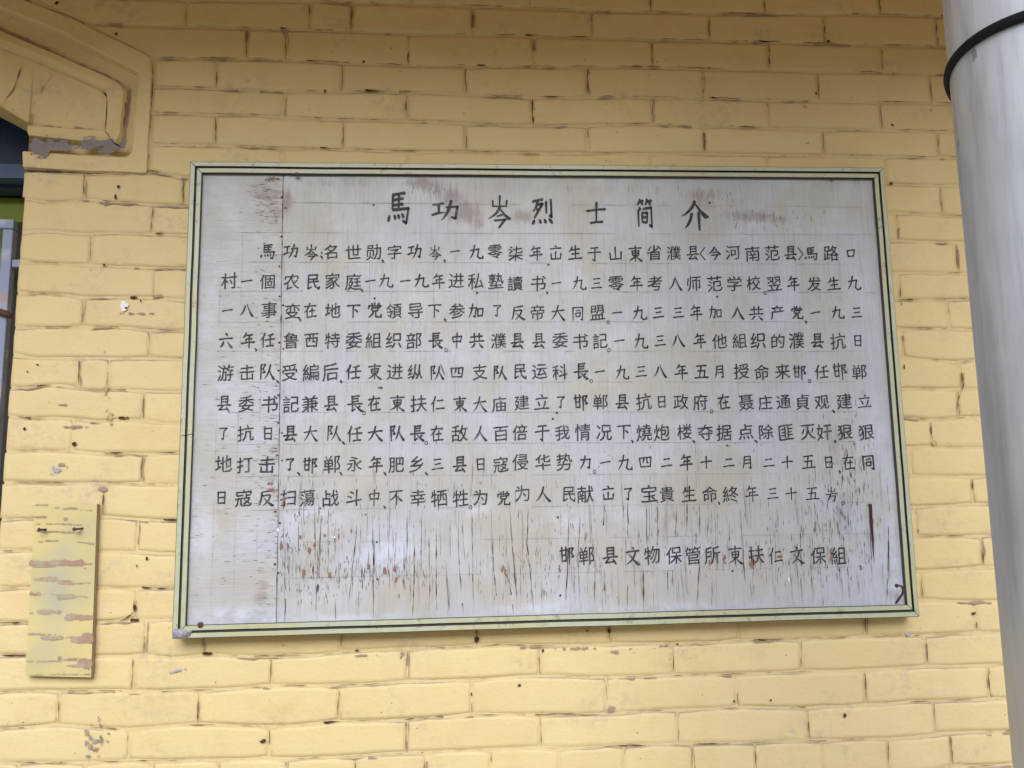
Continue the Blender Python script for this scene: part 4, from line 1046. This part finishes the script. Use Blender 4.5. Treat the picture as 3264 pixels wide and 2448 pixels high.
for _ in range(260):
    x = random.uniform(900, 2840); y = random.triangular(1450, 1960, 1850); L_ = random.uniform(.03, .13)
    a = wp(x, min(y, 1925), YC); zb__ = max(a[1] - L_ / 2, wp(x, 1990 - (x - 560) * .030, YC)[1]); 
    if a[1] + L_ / 2 - zb__ < .02: continue
    sl_ = random.uniform(-.02, .02) * L_
    crackpath([(a[0] + sl_, a[1] + L_ / 2), (a[0], (a[1] + L_ / 2 + zb__) / 2), (a[0] - sl_, zb__)], random.uniform(.0006, .0012), YC + .0001, g, 2, wob=.0006, seg=.008, gaps=.2, seed=_)
# seam between the panels
crackpath([lerp(seam_t, seam_b, f) for f in (-.005, .3, .6, 1.0)], .0017, YC, g, 0, wob=.0004, seed=5, taper=False)
# short splinters in clusters: (px, py, sx, sy, count)
for px, py, sx, sy, cnt, ln in ((980, 1760, 70, 110, 230, .010), (1200, 1830, 90, 22, 150, .011), (1330, 1835, 60, 30, 60, .010), (1000, 1850, 80, 50, 90, .010), (2720, 1500, 40, 110, 190, .014), (2650, 1720, 70, 80, 170, .012), (2480, 1780, 160, 40, 150, .010),
                           (1700, 1830, 140, 60, 110, .009), (1500, 1600, 300, 50, 100, .009), (2200, 1700, 200, 60, 110, .010), (1900, 1750, 160, 60, 80, .010), (1000, 1600, 60, 60, 60, .010), (2280, 620, 60, 35, 60, .008), (2440, 700, 90, 20, 60, .008), (1380, 590, 40, 14, 40, .008), (1900, 1450, 500, 60, 70, .008)):
    for _ in range(int(cnt * .72)):
        x = random.gauss(px, sx); y = random.gauss(py, sy)
        if y > 1925 or x < 893 or x > 2840 or (y < 590): continue
        a = wp(x, y, YC); L_ = ln * random.uniform(.3, 1.5); s = random.uniform(-.0006, .0006); ww = random.uniform(.0004, .0013)
        m = 0 if random.random() < .88 else 1
        g.ribbon([(a[0], a[1] + L_ / 2), (a[0] + s, a[1]), (a[0] + s * .5, a[1] - L_ / 2)], [.0001, ww, .0001], YC + .0001, m)
for px, py, sx, sy, cnt in ((850, 1600, 30, 280, 120), (845, 1000, 30, 250, 60), (850, 650, 30, 40, 60), (700, 1500, 70, 350, 60)):
    for _ in range(cnt):
        x = min(880, random.gauss(px, sx)); y = random.gauss(py, sy)
        if y > 1950 or y < 580: continue
        a = wp(x, y, YC); L_ = .008 * random.uniform(.4, 1.6)
        g.ribbon([(a[0] - L_ / 2, a[1]), (a[0], a[1] + random.uniform(-.0005, .0005)), (a[0] + L_ / 2, a[1])], [.0001, random.uniform(.0004, .0010), .0001], YC + .0001, 0)
# red-brown bare wood
def red(px, py, hw, hh, m=1):
    cx, cz = wp(px, py, YC); hw /= 1000; hh /= 1000; sd = int(px + py) % 97
    maskgeo(g, cx - hw * 1.5, cx + hw * 1.5, cz - hh * 1.6, cz + hh * 1.6, .0008, YC - .0001, lambda X, Z: .75 - np.sqrt(((X - cx) / hw) ** 2 + ((Z - cz) / hh) ** 2) + 3.0 * (fbm(X * 700, Z * 130, sd) - .5), m)
for p in ((967, 1824, 4, 9), (1052, 1834, 4, 5), (897, 1738, 3, 11), (917, 1740, 2.5, 9), (986, 1752, 3.5, 9), (1001, 1735, 3, 5), (958, 1710, 2, 4), (899, 1710, 2.5, 5), (1035, 1705, 2.5, 5), (1175, 1806, 2.5, 9), (1226, 1818, 3.5, 7), (1259, 1812, 3, 6), (1262, 1853, 3, 7), (903, 1600, 3.5, 8), (905, 1612, 2.5, 6),
          (1020, 1620, 2.5, 4), (1602, 1818, 3.5, 8), (1611, 1822, 2, 6), (1783, 1812, 2, 10), (2398, 1797, 6, 8), (2402, 1785, 3, 10), (2745, 1806, 3, 5), (2310, 1780, 4, 9), (2262, 1790, 3, 7), (2485, 1775, 6, 3), (2095, 1600, 1.8, 6), (2650, 1780, 3, 5), (862, 1541, 7, 2.5), (868, 1561, 8, 2.5), (1165, 1640, 3, 2), (1078, 1700, 2, 10), (1120, 1690, 2, 6)):
    red(*p)
red(866, 568, 10, 3); red(885, 570, 8, 1.8); red(855, 574, 8, 1.6, 0)
crackpath([wp(x, y, YC) for x, y in ((1395, 1140), (1408, 1170), (1425, 1210))], .003, YC, g, 0, gaps=.4, seed=8)
g.build('split', [MAT['split'], MAT['redwood'], MAT['check']], board, kind='stuff')
# the one deep open split at right, a tapering gap
g = G(); pts = [wp(x, y, YC) for x, y in ((2774, 1606), (2777, 1660), (2781, 1710), (2784, 1755), (2786, 1792))]
g.ribbon(pts, [.0064, .0062, .0046, .0022, .0004], YC - .0002); g.build('open_split', MAT['deep'], board)
g = G()
for p in ((2513, 1846, 1.6, 6), (1065, 1712, 3, 2.5), (890, 1690, 3, 4)): red(*p, 0)
g.build('white_fleck', MAT['white'], board, kind='stuff')

# nails
def nail(px, py, r=.0022, y=YP, m='rust'):
    cx, cz = wp(px, py, y); V = [(cx, y - .0022, cz)]; n = 8
    for rr, yy in ((.75, -.0019), (1, -.0010), (1, .0004)): V += [(cx + r * rr * math.cos(2 * math.pi * i / n), y + yy, cz + r * rr * math.sin(2 * math.pi * i / n)) for i in range(n)]
    F = [(0, 1 + (i + 1) % n, 1 + i) for i in range(n)] + [(1 + a * n + i, 1 + a * n + (i + 1) % n, 1 + (a + 1) * n + (i + 1) % n, 1 + (a + 1) * n + i) for a in range(2) for i in range(n)]
    mesh('nail', V, F, MAT[m], board, smooth=True)
for p in ((898, 629), (909, 663), (898, 754), (891, 849), (891, 945), (903, 973), (890, 1092), (903, 1112), (888, 1181), (887, 1259), (887, 1348), (899, 1380), (883, 1451), (899, 1468), (878, 1631), (892, 1667), (876, 1798), (887, 1826), (1191, 653), (1194, 951), (1521, 934), (1201, 1728), (1203, 1846), (1778, 1649), (1786, 1898), (2335, 1820), (1748, 844), (2286, 946), (1216, 1236), (2318, 1420), (1775, 1316), (1762, 1335), (2262, 647), (1209, 1236)):
    nail(*p, r=random.uniform(.0015, .0023))
nail(946, 556, .0042, YF); nail(2653, 569, .0046, YF + .004); nail(639, 1992, .0055, YF); 
# bent nail at lower right: head, shank curling over
bn = [(2862, 1925), (2872, 1912), (2882, 1895), (2877 + 2, 1878), (2877, 1868), (2868, 1865), (2858, 1866)]
bn = [(2855, 1923), (2866, 1909), (2876, 1894), (2879, 1881), (2875, 1870), (2866, 1866), (2859, 1867)]
yb = [0, -.006, -.013, -.020, -.026, -.030, -.032]
g = G(); path = []
for (x, y), dy in zip(bn, yb):
    q = wp(x, y, YP + dy); path.append((q[0], YP + dy, q[1]))
tube(g, path, [.0019, .0021, .0021, .0021, .0021, .0019, .0019], 8)
hq = Vector(path[-1]); dr = (Vector(path[-1]) - Vector(path[-2])).normalized()
tube(g, [tuple(hq), tuple(hq + dr * .0016)], [.0038, .0040], 10)
g.build('bent_nail', MAT['rust'], board, smooth=False)
# rust bleeding at lower left, metal patch on the corner
g = G(); cxy = wp(566, 2020, YF)
def metalpatch():
    P = [(548, 2014), (560, 2004), (575, 2006), (596, 2008), (612, 2012), (606, 2026), (590, 2037), (566, 2038), (549, 2036)]
    Q = [wp(x, y, YF - .002) for x, y in P]; c = (sum(q[0] for q in Q) / len(Q), sum(q[1] for q in Q) / len(Q)); n = len(Q)
    V = [(c[0], YF - .0042, c[1])] + [((q[0] + c[0]) / 2 + random.uniform(-.001, .001), YF - .0034 - random.uniform(0, .0012), (q[1] + c[1]) / 2) for q in Q] + [(q[0], YF - .0012, q[1]) for q in Q] + [(q[0], -.012, q[1]) for q in Q]
    F = [(0, 1 + (i + 1) % n, 1 + i) for i in range(n)]
    for a in range(2): F += [(1 + a * n + i, 1 + a * n + (i + 1) % n, 1 + (a + 1) * n + (i + 1) % n, 1 + (a + 1) * n + i) for i in range(n)]
    mesh('corner_patch', V, F, MAT['metal'], board)
metalpatch()

# ------------------------------------------------------------------ small yellow plank on the wall
TP = .013; YK = -.004 - TP
pl = empty('wooden_plank', (wp(190, 2150, YK)[0], 0, wp(190, 2150, YK)[1]), 'small upright yellow painted plank with flaked stripes and two nails, left of the notice board', 'plank')
c4 = [wp(*p, YK) for p in ((111, 1605), (309, 1607), (290, 2159), (81, 2154))]
V = []; F = []; nx, nv = 10, 30; at = []
for j in range(nv + 1):
    for i in range(nx + 1):
        p = lerp(lerp(c4[0], c4[1], i / nx), lerp(c4[3], c4[2], i / nx), j / nv)
        V.append((p[0], YK + .0004 * nz(p[0], p[1], 12), p[1])); u, v = i / nx, j / nv
        at.append(float(min(1, .95 * math.exp(-((u - .42) / .22) ** 2 - ((v - .52) / .20) ** 2) + .5 * math.exp(-((u - .5) / .16) ** 2 - ((v - .28) / .05) ** 2) + .5 * math.exp(-((u - .3) / .25) ** 2 - ((v - .85) / .08) ** 2) + .4 * math.exp(-((u - .7) / .2) ** 2 - ((v - .15) / .04) ** 2))))
for j in range(nv):
    for i in range(nx): q = j * (nx + 1) + i; F.append((q, q + nx + 1, q + nx + 2, q + 1))
mi = [0] * len(F)
loop = [i for i in range(nx + 1)] + [j * (nx + 1) + nx for j in range(1, nv + 1)] + [nv * (nx + 1) + i for i in range(nx - 1, -1, -1)] + [j * (nx + 1) for j in range(nv - 1, 0, -1)]
n0 = len(V)
for q in loop: V.append((V[q][0], -.003, V[q][2])); at.append(0.0)
for a in range(len(loop)):
    b = (a + 1) % len(loop); F.append((loop[a], loop[b], n0 + b, n0 + a)); mi.append(1)
mesh('plank_body', V, F, [MAT['plank'], MAT['plank_edge']], pl, midx=mi, attrs={'stain': at})
g = G(); zk = (60, 1580, .3736)
n_strip = [0]
def strip(x0, x1, y, h, thick=.5, y2=None):
    a = wp(zk[0] + x0 * zk[2], zk[1] + y * zk[2], YK); b = wp(zk[0] + x1 * zk[2], zk[1] + (y2 or y) * zk[2], YK)
    hh = h * zk[2] / 1640 * .5; sd = int(x0 + y) % 150
    def f(X, Z):
        t = np.clip((X - a[0]) / (b[0] - a[0]), 0, 1); zc_ = a[1] + (b[1] - a[1]) * t
        e = np.minimum(X - a[0], b[0] - X) / .004
        return thick + np.clip(e, -3, 0) - np.abs(Z - zc_) / hh * .8 + 1.7 * (fbm(X * 170, Z * 420, sd) - .5)
    maskgeo(g, a[0] - .003, b[0] + .003, min(a[1], b[1]) - hh * 2.2, max(a[1], b[1]) + hh * 2.2, .0009, YK - .0007 - .00004 * (n_strip[0] % 20), f); n_strip[0] += 1
for s in ((150, 250, 80, 16, .7), (310, 340, 103, 10), (385, 490, 110, 12, .9), (510, 620, 122, 8, .4, 128), (145, 225, 183, 14, .9), (225, 370, 190, 4, .4), (445, 560, 203, 7, .5, 208), (238, 450, 241, 12, .6), (440, 540, 250, 7, .6), (155, 180, 241, 8), (590, 612, 258, 8), (150, 530, 300, 14, .6, 316), (215, 290, 308, 12, .8), (235, 335, 384, 12, .8), (175, 205, 390, 10), (490, 640, 392, 12, .5, 408), (595, 640, 407, 16, .9),
          (102, 545, 574, 38, .9), (545, 636, 580, 18, .3), (130, 300, 605, 14, .4), (555, 600, 618, 14, .3), (140, 215, 714, 18, .8), (240, 315, 712, 34, .8), (180, 320, 700, 20, .2), (345, 445, 740, 26, .9), (460, 545, 746, 18, .6), (560, 630, 745, 12, .1), (100, 175, 840, 26, .8), (215, 330, 840, 20, .3), (340, 470, 862, 34, .9), (490, 560, 858, 20, .1), (560, 630, 865, 22, .2),
          (165, 350, 990, 34, .6), (95, 125, 1000, 12, .4), (405, 500, 1038, 42, .8), (520, 625, 1035, 38, .9), (88, 180, 1178, 20, .9), (180, 320, 1186, 22, .3), (200, 375, 1212, 32, .7), (340, 450, 1205, 20, .1), (455, 545, 1222, 48, .9), (540, 622, 1218, 56, 1.1), (75, 115, 1412, 14, .7), (165, 365, 1413, 12, .8), (385, 520, 1402, 20, .4), (515, 615, 1430, 60, .9), (420, 610, 1452, 16, .9), (430, 500, 1390, 14, .6),
          (60, 120, 1525, 7, .6), (135, 210, 1526, 7, .6), (250, 320, 1526, 7, .6), (335, 400, 1522, 10, .8), (425, 500, 1522, 10, .8), (520, 610, 1524, 8, .7)):
    strip(s[0], s[1], s[2], s[3], s[4] if len(s) > 4 else .6, s[5] if len(s) > 5 else None)
g.build('flaked_paint', MAT['flake'], pl, kind='stuff')
for (x0, y0, x1, y1) in ((176, 291, 232, 288), (475, 287, 548, 279)):
    g = G(); a = wp(zk[0] + x0 * zk[2], zk[1] + y0 * zk[2], YK - .018); b = wp(zk[0] + x1 * zk[2], zk[1] + y1 * zk[2], YK)
    tube(g, [(b[0], YK + .002, b[1]), (a[0], YK - .018, a[1])], .0019, 8); tube(g, [(a[0], YK - .018, a[1]), (a[0] - .0006, YK - .0195, a[1])], [.0036, .0036], 10)
    g.build('nail', MAT['rust'], pl, smooth=False)
for x, y in ((400, 200), (350, 1386)):
    g = G(); a = wp(zk[0] + x * zk[2], zk[1] + y * zk[2], YK)
    g.add([(a[0], YK - .0012, a[1])] + [(a[0] + .0042 * math.cos(i * .7), YK - .0008, a[1] + .0038 * math.sin(i * .7)) for i in range(9)], [(0, i + 1 if i < 9 else 1, i) for i in range(1, 10)])
    g.build('filled_hole', MAT['grime'], pl)

# ------------------------------------------------------------------ white round column with its black hoop
RC = .115; dC = 8.7 * RC; aC = .68847
ccx, ccy = dC * math.sin(aC), CAM[1] + dC * math.cos(aC)
colm = empty('round_column', (ccx, ccy, 0), 'tall round white column with grey streaks at the right edge', 'column')
g = G(); n = 72; zsx = [0, .3, .6, .9, 1.2, 1.5, 1.8, 2.1, 2.4, 2.7, ZTOP - .001]; V = []
for z in zsx: V += [(ccx + RC * math.cos(2 * math.pi * i / n), ccy + RC * math.sin(2 * math.pi * i / n), z) for i in range(n)]
F = [(a * n + i, a * n + (i + 1) % n, (a + 1) * n + (i + 1) % n, (a + 1) * n + i) for a in range(len(zsx) - 1) for i in range(n)]
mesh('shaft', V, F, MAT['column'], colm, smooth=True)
z0 = CAM[2] + 3.741 * RC; tx = math.tan(rad(-12)); n = 96; m_ = 10; V = []
for i in range(n):
    a = 2 * math.pi * i / n; c = Vector((ccx + (RC + .0022) * math.cos(a), ccy + (RC + .0022) * math.sin(a), z0 + RC * tx * math.cos(a)))
    rd = Vector((math.cos(a), math.sin(a), 0))
    for j in range(m_):
        b = 2 * math.pi * j / m_; V.append(tuple(c + rd * .0036 * math.cos(b) + Vector((0, 0, 1)) * .0054 * math.sin(b)))
F = [(i * m_ + j, ((i + 1) % n) * m_ + j, ((i + 1) % n) * m_ + (j + 1) % m_, i * m_ + (j + 1) % m_) for i in range(n) for j in range(m_)]
hoop = mesh('cable_hoop', V, F, MAT['black'], None, smooth=True)
tag(hoop, 'black cable hoop tied slantwise round the white column', 'cable')
